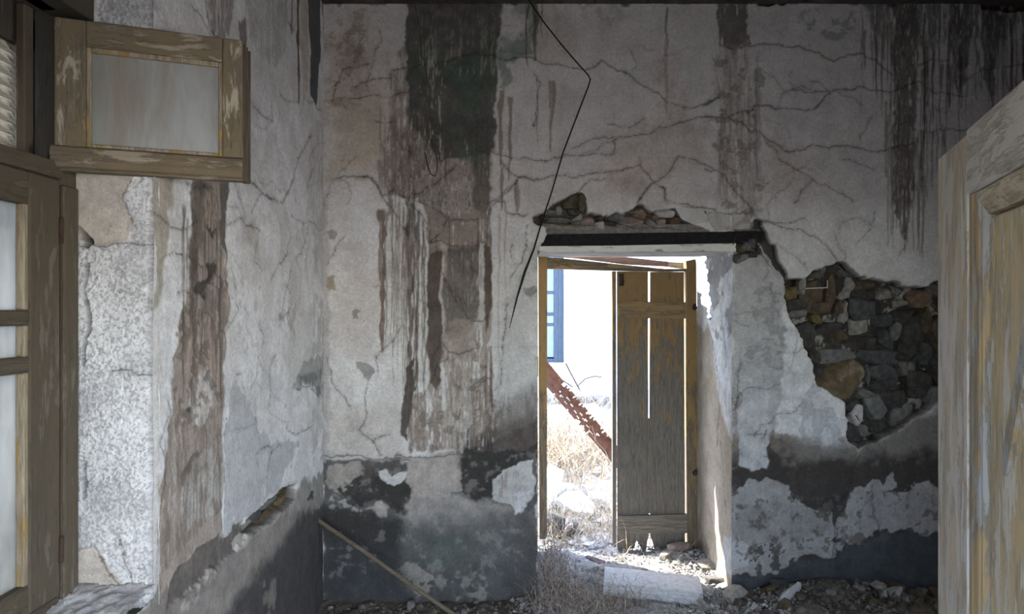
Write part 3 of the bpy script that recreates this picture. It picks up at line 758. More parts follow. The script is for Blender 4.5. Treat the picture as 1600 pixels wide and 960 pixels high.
# ---- cracks
z3 = lambda P: scaled(3, 600, 0, P)
z1 = lambda P: scaled(3, 1100, 0, P)
za = lambda P: scaled(3, 300, 0, P)
zb = lambda P: scaled(3.84, 560, 230, P)
zc = lambda P: scaled(3.557, 560, 450, P)
for P, w in (
    (z3([(40, 330), (130, 320), (270, 290), (330, 260), (420, 243), (500, 258), (560, 275), (680, 270), (760, 295), (850, 315), (980, 320), (1025, 285), (1080, 320), (1140, 345), (1200, 390), (1260, 430), (1330, 480), (1400, 500), (1500, 490), (1570, 465)]), 3.4),
    (z1([(0, 545), (100, 545), (180, 525), (250, 500), (330, 505), (460, 510), (540, 495), (620, 425), (760, 405), (880, 430), (960, 395), (1010, 385), (1080, 435), (1240, 450)]), 3.2),
    (z3([(420, 705), (560, 725), (640, 745), (750, 745), (830, 735), (960, 735), (1080, 715)]), 1.8),
    (z3([(555, 770), (600, 820), (640, 830), (720, 835), (800, 815), (960, 825), (1080, 800), (1190, 770), (1250, 840), (1310, 880)]), 2.4),
    (z3([(880, 690), (960, 665), (1040, 640), (1130, 640), (1220, 635), (1300, 600), (1400, 570), (1470, 545), (1560, 540)]), 2.4),
    (z3([(1190, 950), (1230, 890), (1340, 800), (1380, 740), (1440, 740), (1560, 805)]), 2.0),
    (z3([(1310, 880), (1330, 960)]), 1.4), (z3([(1060, 580), (1100, 590), (1160, 595), (1215, 560)]), 1.4), (z3([(1085, 650), (1090, 715)]), 1.4),
    (z3([(910, 910), (960, 860), (1040, 840)]), 2.2), (z3([(500, 950), (560, 900), (620, 850)]), 2.0), (z3([(710, 340), (725, 400), (715, 500), (700, 600)]), 1.2),
    (z1([(80, 215), (150, 235), (190, 220), (390, 215), (450, 212), (520, 245), (610, 290), (680, 260), (750, 258), (850, 320), (890, 350)]), 3.4),
    (z1([(100, 545), (180, 580), (250, 625), (330, 680), (400, 720), (450, 705), (510, 675), (640, 690), (780, 712), (900, 690), (980, 680)]), 3.0),
    (z1([(270, 640), (380, 760), (520, 850), (700, 950)]), 1.4), (z1([(980, 595), (1060, 615), (1250, 605)]), 2.0), (z1([(410, 410), (500, 440), (600, 430)]), 1.2), (z1([(0, 495), (70, 465)]), 2),
    (z1([(1010, 310), (1060, 285), (1140, 280)]), 1.8), (z1([(1240, 375), (1300, 330), (1360, 320), (1500, 300), (1640, 320)]), 2.4), (z1([(1410, 330), (1425, 420)]), 1.6),
    (z1([(0, 790), (90, 820), (130, 890), (210, 950), (270, 1035)]), 2.4), (z1([(420, 950), (500, 850)]), 1.2), (z1([(650, 1480 / 2), (800, 780)]), 0.8),
    (za([(665, 470), (680, 370), (700, 325), (830, 300)]), 2.4), (za([(680, 835), (820, 825), (860, 850), (900, 920)]), 2.6), (za([(700, 460), (900, 450), (1000, 430)]), 1.8),
    (za([(760, 410), (850, 365), (940, 360)]), 1.8), (za([(850, 570), (950, 575)]), 1.6),
    (zb([(0, 175), (60, 170), (110, 230), (150, 300), (220, 265), (300, 305), (380, 340), (480, 375), (540, 420), (480, 510), (430, 570)]), 3.4),
    (zb([(150, 310), (220, 400), (290, 520)]), 3.0), (zb([(320, 320), (350, 390), (410, 460)]), 2.2), (zb([(310, 305), (400, 265), (520, 170), (590, 120)]), 4.0),
    (zb([(430, 570), (480, 560), (580, 590), (690, 600), (750, 570), (780, 520)]), 3.4), (zb([(560, 430), (690, 430), (760, 415), (790, 370), (830, 320), (900, 265), (960, 185)]), 2.6),
    (zb([(860, 80), (920, 150), (960, 185), (1075, 190)]), 2.6), (zb([(500, 770), (560, 850), (640, 950)]), 2.6), (zb([(830, 320), (880, 330), (895, 390), (1000, 410), (1020, 400)]), 2.0),
    (zb([(1030, 470), (1000, 540), (1015, 600), (950, 700), (910, 780)]), 1.8), (zb([(910, 590), (905, 650), (920, 700)]), 1.4),
    (zc([(500, 0), (570, 110), (620, 180), (660, 195), (720, 160)]), 3.6), (zc([(450, 310), (500, 355), (560, 372), (660, 340), (655, 270)]), 2.6), (zc([(240, 200), (190, 290), (100, 380)]), 2.2),
    (zc([(100, 380), (110, 490)]), 2.4), (zc([(45, 530), (40, 720), (10, 800), (80, 860), (120, 930)]), 2.4), (zc([(830, 80), (810, 200), (800, 400), (790, 540)]), 1.6), (zc([(80, 860), (120, 820), (180, 810)]), 1.6),
    (zc([(500, 380), (430, 440), (380, 560), (350, 610)]), 2.2), (zc([(620, 560), (700, 500), (740, 520), (740, 760)]), 2.0),
    (zc([(200, 935), (320, 935), (470, 940), (600, 925)]), 3.2), ([(505, 714), (560, 712), (575, 716), (640, 716)], 4.0),
    (scaled(2.667, 1120, 360, [(330, 0), (400, 30), (460, 80), (495, 120)]), 2.2), ([(1190, 342), (1240, 362)], 1.8), ([(1186, 345), (1230, 350), (1260, 342)], 1.6),
    (scaled(4.444, 840, 290, [(690, 130), (730, 70), (790, 5)]), 2.0), (scaled(4.444, 840, 290, [(880, 120), (900, 70), (870, 10)]), 1.4),
    (scaled(4.444, 840, 290, [(1000, 130), (1150, 140), (1250, 170), (1350, 190), (1490, 180)]), 4.0), (scaled(4.444, 840, 290, [(1490, 210), (1500, 160), (1460, 110)]), 2.6),
    (scaled(4.444, 840, 290, [(1150, 170), (1230, 260), (1340, 310), (1460, 310)]), 3.4), (scaled(4.444, 840, 290, [(950, 200), (1000, 260), (1100, 270)]), 3.0),
    ([(1300, 800), (1304, 850), (1300, 875)], 3.4), ([(1362, 760), (1366, 800), (1376, 835)], 3.0), ([(1290, 805), (1328, 782)], 2.6), ([(1190, 690), (1200, 670)], 2.6),
    ([(1150, 640), (1156, 560)], 1.4), ([(510, 560), (520, 600), (545, 640)], 1.0), ([(628, 800), (622, 850)], 1.6)):
    B.crack(P, w)
def craquelure(Wl, n, x0, x1, y0, y1, seed, wmm=(0.9, 1.6), ln=(25, 110)):
    r = random.Random(seed)
    for i in range(n):
        x, y = r.uniform(x0, x1), r.uniform(y0, y1)
        a = r.uniform(0, 6.283)
        P = [(x, y)]
        L_ = r.uniform(*ln)
        for s in range(5):
            a += r.uniform(-.8, .8)
            x += math.cos(a) * L_ / 5; y += math.sin(a) * L_ / 5
            P.append((x, y))
        Wl.crack(P, r.uniform(*wmm), dep=0.003, alpha=r.uniform(.3, .65), rag=.06)
craquelure(B, 70, 520, 1560, 20, 640, 71)
craquelure(B, 25, 1150, 1460, 420, 860, 72)
# pale flecks through the mould and crumbled specks
B.patch([(636, 20), (775, 20), (772, 245), (650, 235), (636, 150)], (0.19, 0.20, 0.165), 0.6, 0.01, 0.1, 'S', 0.56, 0.68)
B.patch([(640, 120), (772, 120), (768, 330), (650, 320), (612, 300)], (0.045, 0.05, 0.042), 0.7, 0.02, 0.1, 'S', 0.55, 0.62)
B.patch([(640, 90), (700, 90), (690, 250), (640, 230)], (0.30, 0.30, 0.25), 0.7, 0.02, 0.15, 'S', 0.60, 0.66)
B.patch([(590, 180), (770, 240), (766, 340), (600, 310)], (0.40, 0.36, 0.33), 0.65, 0.01, 0.1, 'S', 0.60, 0.66)
B.patch([(640, 640), (772, 560), (772, 705), (640, 706)], (0.44, 0.40, 0.37), 0.6, 0.01, 0.1, 'S', 0.57, 0.64)
B.patch([(640, 640), (772, 560), (772, 705), (640, 706)], (0.11, 0.09, 0.075), 0.6, 0.01, 0.1, 'B', 0.58, 0.64)
B.patch([(1118, 80), (1195, 80), (1195, 340), (1118, 320)], (0.12, 0.10, 0.09), 0.55, 0.01, 0.1, 'B', 0.58, 0.63)
B.patch([(1385, 0), (1600, 0), (1600, 200), (1385, 320)], (0.30, 0.285, 0.27), 0.5, 0.01, 0.1, 'S', 0.58, 0.64)
B.patch([(1146, 780), (1465, 760), (1465, 830), (1300, 860), (1146, 895)], (0.09, 0.08, 0.072), 0.75, 0.01, 0.1, 'B', 0.60, 0.65)
B.patch([(505, 730), (842, 700), (842, 900), (505, 900)], (0.22, 0.21, 0.20), 0.35, 0.02, 0.1, 'B', 0.60, 0.70)
# open crack from the lintel to the big hole
B.patch([(1180, 340), (1190, 345), (1200, 370), (1214, 400), (1232, 436), (1226, 442), (1206, 412), (1192, 384), (1178, 362)], BLACK, 0.95, 0.004, 0.06, dep=0.03)

# ---- holes where the plaster has fallen off the rubble masonry
HOLE = scaled(3, 1210, 390, [(40, 140), (130, 135), (200, 80), (290, 50), (340, 65), (400, 120), (520, 160), (560, 150), (600, 165), (700, 170), (750, 150), (800, 145), (880, 200), (920, 360),
                             (890, 560), (840, 680), (750, 735), (620, 820), (480, 910), (410, 935), (345, 905), (335, 860), (355, 800), (330, 710), (210, 650), (190, 570), (140, 470), (100, 370), (65, 285), (45, 180)])
B.hole(HOLE, 0.085, (0.050, 0.044, 0.038))
LH = scaled(4.444, 840, 290, [(-30, 215), (50, 190), (130, 110), (200, 70), (295, 40), (335, 90), (350, 195), (460, 212), (550, 190), (600, 200), (690, 130), (720, 125), (790, 185), (850, 165), (950, 160),
                              (1000, 215), (1100, 280), (1200, 318), (1480, 310), (1560, 330), (1550, 385), (1480, 395), (1330, 412), (1300, 475), (20, 475), (20, 410), (40, 395), (60, 340), (50, 290), (0, 285), (-35, 250)])
B.hole(LH, 0.06, (0.13, 0.12, 0.105), rag=0.04)
w_, d_ = B.sd(HOLE, 0.03, 0.07)
# light mortar smears between the exposed stones
B.apply(w_, (1 - sstep(-0.01, 0.0, d_)) * sstep(0.56, 0.64, B.nB[w_]), (0.26, 0.24, 0.215), 0.85, 0.4, 0)

# general waviness of the old wall
B.dep += (0.010 * (B.nA - 0.5) + 0.0035 * (B.nB - 0.5) + 0.0012 * (B.nC - 0.5)).astype(np.float32)
# flatten next to the corner and the doorway edges so that surfaces meet
wall_back = B.build('wall_back', lambda U, V, d: (U, D + d, V), M['plaster'],
                    cut=lambda u, v: (u > DX0) & (u < DX1) & (v < DZ1))
tag(wall_back, 'stained and cracked white plaster wall with the doorway and dark dado', 'wall', kind='structure')

# ---- stones in the big hole (parts of the wall)
def stones(lst, f, ox, oy, plane, parent, seed0):
    for i, (cx, cy, w, h, mk, *r) in enumerate(lst):
        plane(ox + cx / f, oy + cy / f, w / f, h / f, mk, r[0] if r else 0.0, seed0 + i, parent)
def back_stone(px, py, w, h, mk, rot, seed, parent, proud=0.0):
    x, z = back_px(px, py)
    w *= k * 1.30; h *= k * 1.30
    dp = min(0.14, 0.5 * (w + h) * 0.8 + 0.03)
    rnd = random.Random(seed)
    y = D + 0.034 + rnd.uniform(0, 0.022) + dp / 2 - proud
    rock('stone', (x, y, z), (w, dp, h), seed, M['stone_' + mk], parent, rot=(rnd.uniform(-.1, .1), rot, rnd.uniform(-.12, .12)), n=24, sharp=0.85, bev=0.005)
stones([(92, 205, 78, 52, 'ochre'), (112, 262, 96, 46, 'dark'), (125, 303, 84, 32, 'grey'), (158, 392, 96, 112, 'dark', .3), (196, 218, 100, 130, 'brown'), (285, 205, 62, 190, 'brown', .1),
        (240, 285, 100, 66, 'brown'), (322, 268, 48, 54, 'brown'), (230, 105, 80, 40, 'grey', -.4), (300, 85, 70, 36, 'dark'), (352, 96, 90, 50, 'grey', .35), (362, 180, 74, 100, 'light', .1), (350, 290, 44, 90, 'light', .15), (150, 170, 40, 90, 'light'),
        (272, 372, 120, 52, 'dark', -.15), (322, 425, 112, 74, 'brown'), (316, 500, 178, 58, 'grey', -.08), (318, 616, 226, 156, 'tan', -.2), (226, 590, 66, 84, 'dark'), (212, 505, 54, 66, 'dark'), (215, 330, 60, 36, 'ochre'),
        (445, 168, 84, 60, 'brown'), (470, 212, 140, 40, 'dark'), (535, 212, 62, 42, 'light'), (604, 190, 62, 52, 'grey'), (612, 258, 78, 36, 'light'), (695, 222, 118, 82, 'rust'), (436, 282, 120, 88, 'blue'),
        (425, 362, 80, 72, 'light'), (530, 330, 96, 52, 'blue'), (598, 385, 84, 82, 'grey'), (624, 315, 100, 52, 'dark'), (536, 425, 92, 80, 'blue'), (452, 440, 72, 54, 'dark'), (520, 512, 186, 62, 'blue'),
        (535, 580, 140, 66, 'blue'), (462, 592, 46, 84, 'grey'), (640, 566, 70, 62, 'grey'), (676, 430, 130, 190, 'dark', .25), (700, 625, 116, 130, 'dark'), (542, 645, 130, 72, 'dark'), (450, 682, 86, 44, 'grey'),
        (502, 752, 100, 104, 'grey'), (592, 712, 100, 78, 'dark'), (418, 790, 78, 88, 'pale', .5), (640, 772, 150, 76, 'grey', -.5), (520, 842, 120, 66, 'dark'), (398, 872, 90, 70, 'dark'), (735, 330, 62, 110, 'brown'),
        (640, 500, 90, 60, 'dark'), (380, 740, 60, 60, 'dark'), (440, 862, 60, 50, 'grey'), (735, 500, 70, 100, 'blue'), (810, 260, 110, 120, 'dark'), (820, 400, 120, 150, 'brown'), (815, 560, 110, 150, 'dark'), (770, 690, 80, 70, 'grey'), (780, 190, 70, 60, 'grey')],
       3, 1210, 390, back_stone, wall_back, 100)
# stones above the lintel
stones([(85, 182, 96, 52, 'grey'), (160, 165, 62, 52, 'light'), (225, 105, 104, 92, 'olive'), (240, 180, 64, 44, 'blue'), (315, 120, 56, 118, 'olive', .1), (140, 240, 150, 42, 'grey'), (165, 271, 92, 22, 'ochre'),
        (270, 224, 74, 36, 'light'), (338, 250, 94, 62, 'pink'), (428, 265, 84, 56, 'pale', .2), (262, 265, 70, 36, 'grey'), (535, 218, 120, 46, 'grey'), (652, 255, 176, 68, 'pink'), (722, 200, 104, 84, 'rust', .35),
        (688, 184, 84, 26, 'light'), (805, 222, 84, 52, 'rust'), (788, 258, 84, 46, 'light', .4), (876, 255, 104, 46, 'pink'), (962, 244, 76, 58, 'brown'), (888, 186, 112, 52, 'pale'), (45, 225, 60, 40, 'dark'), (500, 262, 90, 40, 'dark'), (430, 222, 60, 30, 'dark')],
       4.444, 840, 290, lambda *a: back_stone(*a, proud=0.042), wall_back, 300)
# broken corner right of the lintel
stones([(92, 82, 46, 44, 'olive', .2), (128, 72, 44, 40, 'grey'), (152, 56, 30, 44, 'grey', -.3), (98, 120, 52, 34, 'grey'), (138, 108, 44, 36, 'dark'), (172, 78, 24, 40, 'dark', -.5)], 2.667, 1120, 360,
       lambda *a: back_stone(*a, proud=0.066), wall_back, 350)
# loose plaster slabs hanging right of the stones over the beam
for P in (scaled(4.444, 840, 290, [(955, 160), (1010, 150), (1150, 180), (1195, 250), (1080, 272), (1000, 235)]), scaled(4.444, 840, 290, [(1165, 175), (1330, 205), (1345, 300), (1240, 312), (1200, 265)]),
          scaled(4.444, 840, 290, [(1350, 205), (1480, 220), (1470, 300), (1355, 305)])):
    Q = [back_px(*p) for p in P]
    prism_xz('plaster_slab', Q, D - 0.006, D + 0.05, M['wall_plain'], wall_back)

# lintel
lin = [(850, 350, 1160, 366), (852, 365, 1188, 386)]
x0, z1 = back_px(848, 350); x1, z0 = back_px(1120, 367)
bm = box_bm(x0, x1, D + 0.012, D + 0.30, z0, z1, 0)
bmesh.ops.subdivide_edges(bm, edges=bm.edges[:], cuts=8, use_grid_fill=True)
rn = random.Random(5)
for v in bm.verts: v.co += Vector((0, rn.uniform(-.008, .008), rn.uniform(-.004, .004)))
bm_obj('mortar_bed', bm, M['mortar'], wall_back)
x0, z1 = back_px(846, 366.5); x1, z0 = back_px(1192, 385)
beam = prism_xz('lintel_beam', [(x0, z0), (x1, z0 + 0.022), (x1, z1 + 0.02), (x0, z1)], D + 0.004, D + 0.42, M['tar'], wall_back)
tag(beam, 'black tarred lintel beam')
x0, z1 = back_px(843, 385); x1, z0 = back_px(1150, 394)
prism_xz('soffit_board', [(x0, z0), (x1, z0 + 0.004), (x1, z1 + 0.018), (x0 + 0.45, z1 + 0.004), (x0, z1)], D + 0.001, D + 0.40, M['soffit'], wall_back)
prism_xz('soffit_board', [(DX0 - 0.02, DZ1 + 0.02), (DX1 + 0.02, DZ1 + 0.02), (DX1 + 0.02, DZ1 + 0.07), (DX0 - 0.02, DZ1 + 0.07)], D + 0.40, D + 0.80, M['soffit'], wall_back)
# nail plate: pale L shaped wire in the hole
p = [back_px(1260, 451), back_px(1295, 449.5), back_px(1295.5, 438)]
tube('wire', [(q[0], D + 0.022, q[1]) for q in p], 0.0045, M['stone_pale'], wall_back)

# ---- doorway reveals (right one is seen)
DB = 5.0
def rev_px(x, y):
    Y = F * DX1 / max(1.0, (x - 800)); return (Y, EYE - (y - 480) * Y / F)
R = Wall(seg(D, DB, step=0.007), seg(-0.12, DZ1 + 0.03, step=0.007), rev_px, (0.47, 0.42, 0.36), seed=37)
fl = (slice(None), slice(None))
R.apply(fl, sstep(0.42, 0.6, R.nA), (0.40, 0.33, 0.26), 0.6, 0.2, 0)
R.patch([(1085, 380), (1150, 380), (1150, 700), (1128, 640), (1110, 520), (1085, 500)], (0.80, 0.81, 0.84), 0.95, 0.03, 0.15)  # bluish skylight on the upper reveal, put into the plaster colour
R.patch([(1100, 395), (1150, 385), (1150, 520), (1120, 540), (1104, 450)], (0.36, 0.365, 0.38), 0.9, 0.006, 0.3, 'A', 0.47, 0.53, dep=0.004)
R.patch([(1108, 480), (1140, 500), (1140, 600), (1112, 560)], (0.30, 0.30, 0.30), 0.85, 0.006, 0.3, 'A', 0.54, 0.58, dep=0.004)
R.patch([(1100, 560), (1150, 640), (1150, 860), (1100, 850)], (0.44, 0.37, 0.28), 0.5, 0.05, 0.2, 'S', 0.3, 0.7)  # warm sun bounce low on the reveal, put into the colour as tan
R.patch([(1130, 840), (1150, 840), (1150, 910), (1126, 900)], (0.60, 0.61, 0.63), 0.9, 0.008, 0.15)
R.patch([(1085, 840), (1105, 850), (1110, 880), (1085, 860)], (0.2, 0.16, 0.12), 0.7, 0.02, 0.2)
for P, w in (([(1140, 400), (1125, 470), (1135, 560)], 2), ([(1110, 520), (1125, 600), (1120, 700)], 1.6), ([(1125, 690), (1130, 740), (1136, 800)], 2)):
    R.crack(P, w)
R.dep += (0.03 * (R.nA - 0.5) + 0.006 * (R.nB - 0.5)).astype(np.float32) * sstep(D, D + 0.05, R.U)
def notch(u, v):        # plaster and stones broken away at the outer top edge
    n = 0.02 * np.sin(v * 60) + 0.012 * np.sin(v * 143 + 1)
    return (v > 1.60) & (u > np.interp(v, [1.58, 1.62, 1.80, 2.1], [4.66, 4.62, 4.70, 4.80]) + n) & (v > np.interp(u, [4.6, 5.0], [1.60, 1.86]) + n)
rev = R.build('door_reveal', lambda U, V, d: (DX1 + d, U, V), M['plaster'], cut=notch, parent=wall_back, flip=True)
# left reveal, plain, and the outer face of the thick wall around a wider broken opening
mesh_obj('door_reveal', [(DX0, D, -.12), (DX0, DB, -.12), (DX0, DB, DZ1 + .03), (DX0, D, DZ1 + .03)], [(0, 1, 2, 3)], M['wall_plain'], wall_back)
out = [(-1.8, -.3), (DX0, -.3), (DX0, DZ1 + .09), (1.52, DZ1 + .09), (1.50, 1.9), (1.40, 1.62), (DX1 + .02, 1.56), (DX1 + .02, -.3), (3.6, -.3), (3.6, 3.9), (-1.8, 3.9)]
bm = bmesh.new()
quads = [((-1.8, -.3), (DX0, -.3), (DX0, 3.9), (-1.8, 3.9)), ((DX0, DZ1 + .07), (1.56, DZ1 + .07), (1.56, 3.9), (DX0, 3.9)), ((1.56, -.3), (3.6, -.3), (3.6, 3.9), (1.56, 3.9)),
         ((DX1, -.3), (1.56, -.3), (1.56, 1.72), (DX1, 1.60))]
for q in quads:
    bm.faces.new([bm.verts.new((x, DB, z)) for x, z in q])
bm_obj('outer_face', bm, M['facade'], wall_back)

# ================================================================== LEFT WALL
WY0, WY1, WZ0, WZ1 = 0.98, 2.21, 0.80, 2.70
def left_px(x, y):
    Y = -XL * F / (800.0 - x); return (Y, EYE - (y - 480) * Y / F)
ul = seg(0.40, WY0, step=0.02); ul = np.concatenate([ul[:-1], seg(WY0, WY1, step=0.02)[:-1], seg(WY1, D, step=0.0055)])
vl = seg(-0.12, WZ0, WZ1, CEIL, step=0.0065)
L = Wall(ul, vl, left_px, LILAC, seed=57)
L.apply(fl, sstep(0.42, 0.62, L.nA), (0.49, 0.47, 0.455), 0.5, 0.1, 0)
L.apply(fl, sstep(0.52, 0.64, L.nB), (0.45, 0.435, 0.42), 0.4, 0.1, 0)
L.patch([(130, -10), (505, -10), (505, 160), (400, 180), (250, 120), (130, 60)], (0.42, 0.385, 0.37), 0.5, 0.15, 0.2)
# beige edge beside the window reveal
L.patch([(243, 280), (272, 280), (262, 400), (252, 470), (243, 480)], (0.34, 0.30, 0.24), 0.85, 0.008, 0.1)
L.patch([(243, 500), (256, 480), (252, 700), (262, 940), (243, 960)], (0.40, 0.36, 0.31), 0.6, 0.012, 0.1, 'S', 0.35, 0.6)
L.patch([(255, 410), (282, 400), (275, 560), (262, 700), (252, 700), (250, 480)], (0.60, 0.59, 0.61), 0.8, 0.006, 0.08)
# brown run under the transom sash
L.patch([(306, 270), (358, 270), (353, 345), (354, 430), (362, 470), (352, 520), (352, 620), (346, 690), (345, 800), (352, 880), (330, 930), (250, 960), (246, 800), (262, 690), (268, 600), (288, 470), (300, 380)], (0.27, 0.22, 0.185), 0.9, 0.008, 0.08, 'S', 0.12, 0.36)
L.patch([(300, 285), (318, 285), (316, 370), (300, 440), (292, 440)], (0.13, 0.11, 0.095), 0.85, 0.010, 0.08)
L.patch([(343, 285), (358, 285), (353, 345), (353, 400), (344, 380)], (0.11, 0.10, 0.09), 0.85, 0.008, 0.06)
L.patch([(320, 285), (340, 285), (338, 350), (322, 360)], (0.36, 0.30, 0.25), 0.7, 0.008, 0.1)
L.patch([(290, 450), (356, 440), (358, 500), (330, 515), (288, 520)], (0.17, 0.145, 0.13), 0.8, 0.012, 0.2, 'B', 0.36, 0.56, dep=0.004)
L.patch([(296, 500), (345, 500), (346, 600), (305, 610), (285, 580)], (0.34, 0.27, 0.235), 0.8, 0.02, 0.1)
L.patch([(300, 590), (332, 585), (330, 640), (312, 655), (300, 640)], (0.47, 0.44, 0.42), 0.85, 0.006, 0.12)
L.patch([(295, 720), (318, 690), (345, 690), (346, 760), (338, 800), (290, 830), (282, 800)], (0.36, 0.345, 0.33), 0.85, 0.008, 0.12, 'B', 0.3, 0.45)
L.patch([(282, 740), (318, 692), (326, 690), (300, 730), (285, 770)], (0.13, 0.11, 0.095), 0.85, 0.006, 0.1, dep=0.006)
L.patch([(262, 700), (275, 640), (282, 700), (276, 800), (262, 800)], (0.46, 0.43, 0.40), 0.6, 0.008, 0.1, 'S', 0.35, 0.6)
L.drips(285, 352, 290, 640, 34, 1.5, 5, DKBROWN, 0.7, 31, top=0.7)
L.patch([(286, 500), (350, 500), (350, 640), (268, 660), (270, 590)], (0.13, 0.105, 0.09), 0.75, 0.006, 0.2, 'B', 0.52, 0.60, dep=0.004)
L.patch([(262, 640), (350, 640), (346, 800), (255, 900), (250, 800)], (0.16, 0.13, 0.11), 0.7, 0.006, 0.2, 'S', 0.50, 0.62)
L.patch([(300, 290), (356, 290), (356, 440), (298, 440)], (0.10, 0.085, 0.075), 0.7, 0.006, 0.15, 'S', 0.50, 0.60)
L.drips(250, 345, 640, 900, 30, 1.5, 5, BROWN, 0.55, 32, top=0.8)
for P in ([(322, 355), (336, 350), (328, 368)], [(318, 415), (338, 400), (330, 440), (322, 432)], [(300, 440), (330, 425), (325, 460), (303, 455)], [(296, 628), (306, 622), (302, 640)]):
    L.patch(P, (0.055, 0.048, 0.042), 0.9, 0.006, 0.12, dep=0.006)
# greys right of it
L.patch([(366, 600), (395, 640), (402, 680), (440, 690), (470, 700), (430, 770), (352, 850), (346, 730), (352, 650)], (0.375, 0.375, 0.385), 0.8, 0.006, 0.15)
L.patch([(458, 600), (478, 560), (504, 560), (505, 618), (478, 605)], (0.30, 0.30, 0.30), 0.85, 0.006, 0.12)
L.patch([(466, 595), (485, 578), (502, 582), (503, 617), (480, 604)], (0.16, 0.165, 0.17), 0.8, 0.012, 0.2)
L.patch([(440, 480), (470, 470), (462, 530), (445, 525)], (0.32, 0.29, 0.25), 0.6, 0.012, 0.3, 'B', 0.45, 0.6)
L.patch([(372, 470), (400, 480), (390, 560), (370, 540)], (0.37, 0.345, 0.32), 0.5, 0.03, 0.3, 'B', 0.4, 0.6)
L.patch([(380, 350), (402, 350), (400, 385), (382, 385)], (0.37, 0.34, 0.30), 0.55, 0.02, 0.2)
L.patch([(490, 440), (508, 440), (508, 720), (486, 720)], (0.34, 0.325, 0.315), 0.6, 0.02, 0.15, 'B', 0.35, 0.6)
L.patch([(485, 200), (508, 190), (508, 440), (490, 430)], (0.36, 0.335, 0.32), 0.6, 0.03, 0.15, 'S', 0.3, 0.6)
# runs from the ceiling
L.patch([(482, -10), (501, -10), (499, 110), (494, 168), (484, 150), (486, 80)], (0.055, 0.058, 0.062), 0.92, 0.006, 0.06)
L.patch([(502, -10), (517, -10), (517, 185), (508, 140)], (0.19, 0.15, 0.13), 0.75, 0.010, 0.1, 'S', 0.3, 0.5)
L.streak(466, -8, 165, 5, (0.06, 0.035, 0.03), 0.95)
L.streak(457, -8, 60, 5, (0.14, 0.10, 0.085), 0.7)
L.patch([(322, -10), (365, -10), (360, 40), (350, 66), (338, 66), (330, 20)], (0.17, 0.135, 0.12), 0.75, 0.010, 0.12, 'S', 0.25, 0.5)
L.patch([(371, 30), (383, 30), (385, 85), (372, 90)], (0.12, 0.10, 0.09), 0.85, 0.006, 0.08)
L.patch([(385, -10), (450, -10), (448, 90), (410, 100), (388, 60)], (0.31, 0.295, 0.285), 0.75, 0.015, 0.12, 'S', 0.25, 0.5)
L.patch([(470, -10), (484, -10), (480, 140), (472, 160)], (0.36, 0.31, 0.24), 0.7, 0.010, 0.08)
L.patch([(135, -10), (240, -10), (220, 20), (150, 22)], (0.23, 0.20, 0.18), 0.7, 0.03, 0.3, 'B', 0.4, 0.6)
L.patch([(82, -20), (135, -20), (142, 25), (82, 25)], (0.07, 0.06, 0.05), 0.9, 0.010, 0.1)  # dark shadow of the window lintel, painted on
# dado: rough broken strip above a sooty field, going on below the window
def lp(Y, z): return (800 + XL * F / Y, 480 + (EYE - z) * F / Y)
L.patch([lp(.3, .82), lp(2.30, .80), lp(2.45, .2), lp(2.7, -.3), lp(.3, -.3)], (0.17, 0.155, 0.14), 0.92, 0.012, 0.12)
L.patch([lp(.3, .55), lp(2.30, .5), lp(2.7, -.3), lp(.3, -.3)], (0.07, 0.067, 0.065), 0.9, 0.06, 0.2)
L.patch([(508, 735), (465, 762), (380, 830), (345, 845), (235, 960), (235, 990), (508, 990)], (0.20, 0.175, 0.155), 0.92, 0.012, 0.12)
L.patch([(270, 905), (345, 838), (382, 818), (384, 850), (360, 868), (300, 930), (262, 958)], (0.115, 0.10, 0.09), 0.92, 0.006, 0.12, dep=0.014, var=0.7)
L.patch([(366, 850), (382, 835), (392, 848), (384, 862), (368, 862)], (0.40, 0.37, 0.34), 0.85, 0.005, 0.1)
L.patch([(288, 935), (318, 912), (335, 905), (300, 960), (285, 960)], (0.40, 0.37, 0.34), 0.7, 0.01, 0.2, 'B', 0.36, 0.5)
L.patch([(385, 862), (440, 815), (490, 790), (460, 850), (400, 900), (350, 960), (320, 960)], (0.25, 0.22, 0.195), 0.75, 0.02, 0.15)
L.patch([(352, 970), (395, 900), (440, 850), (470, 800), (508, 785), (508, 980), (350, 980)], (0.055, 0.053, 0.052), 0.92, 0.05, 0.10)
L.patch([(415, 925), (430, 910), (432, 945), (420, 955)], (0.22, 0.19, 0.17), 0.7, 0.010, 0.2)
L.patch([(460, 755), (505, 735), (505, 790), (470, 800), (450, 800)], (0.28, 0.265, 0.25), 0.75, 0.012, 0.15)
L.patch([(483, 768), (492, 765), (490, 778), (482, 778)], BLACK, 0.9, 0.004, 0.1)
ya = lambda P: scaled(3.31, 230, 270, P)
yb = lambda P: scaled(3.43, 230, 520, P)
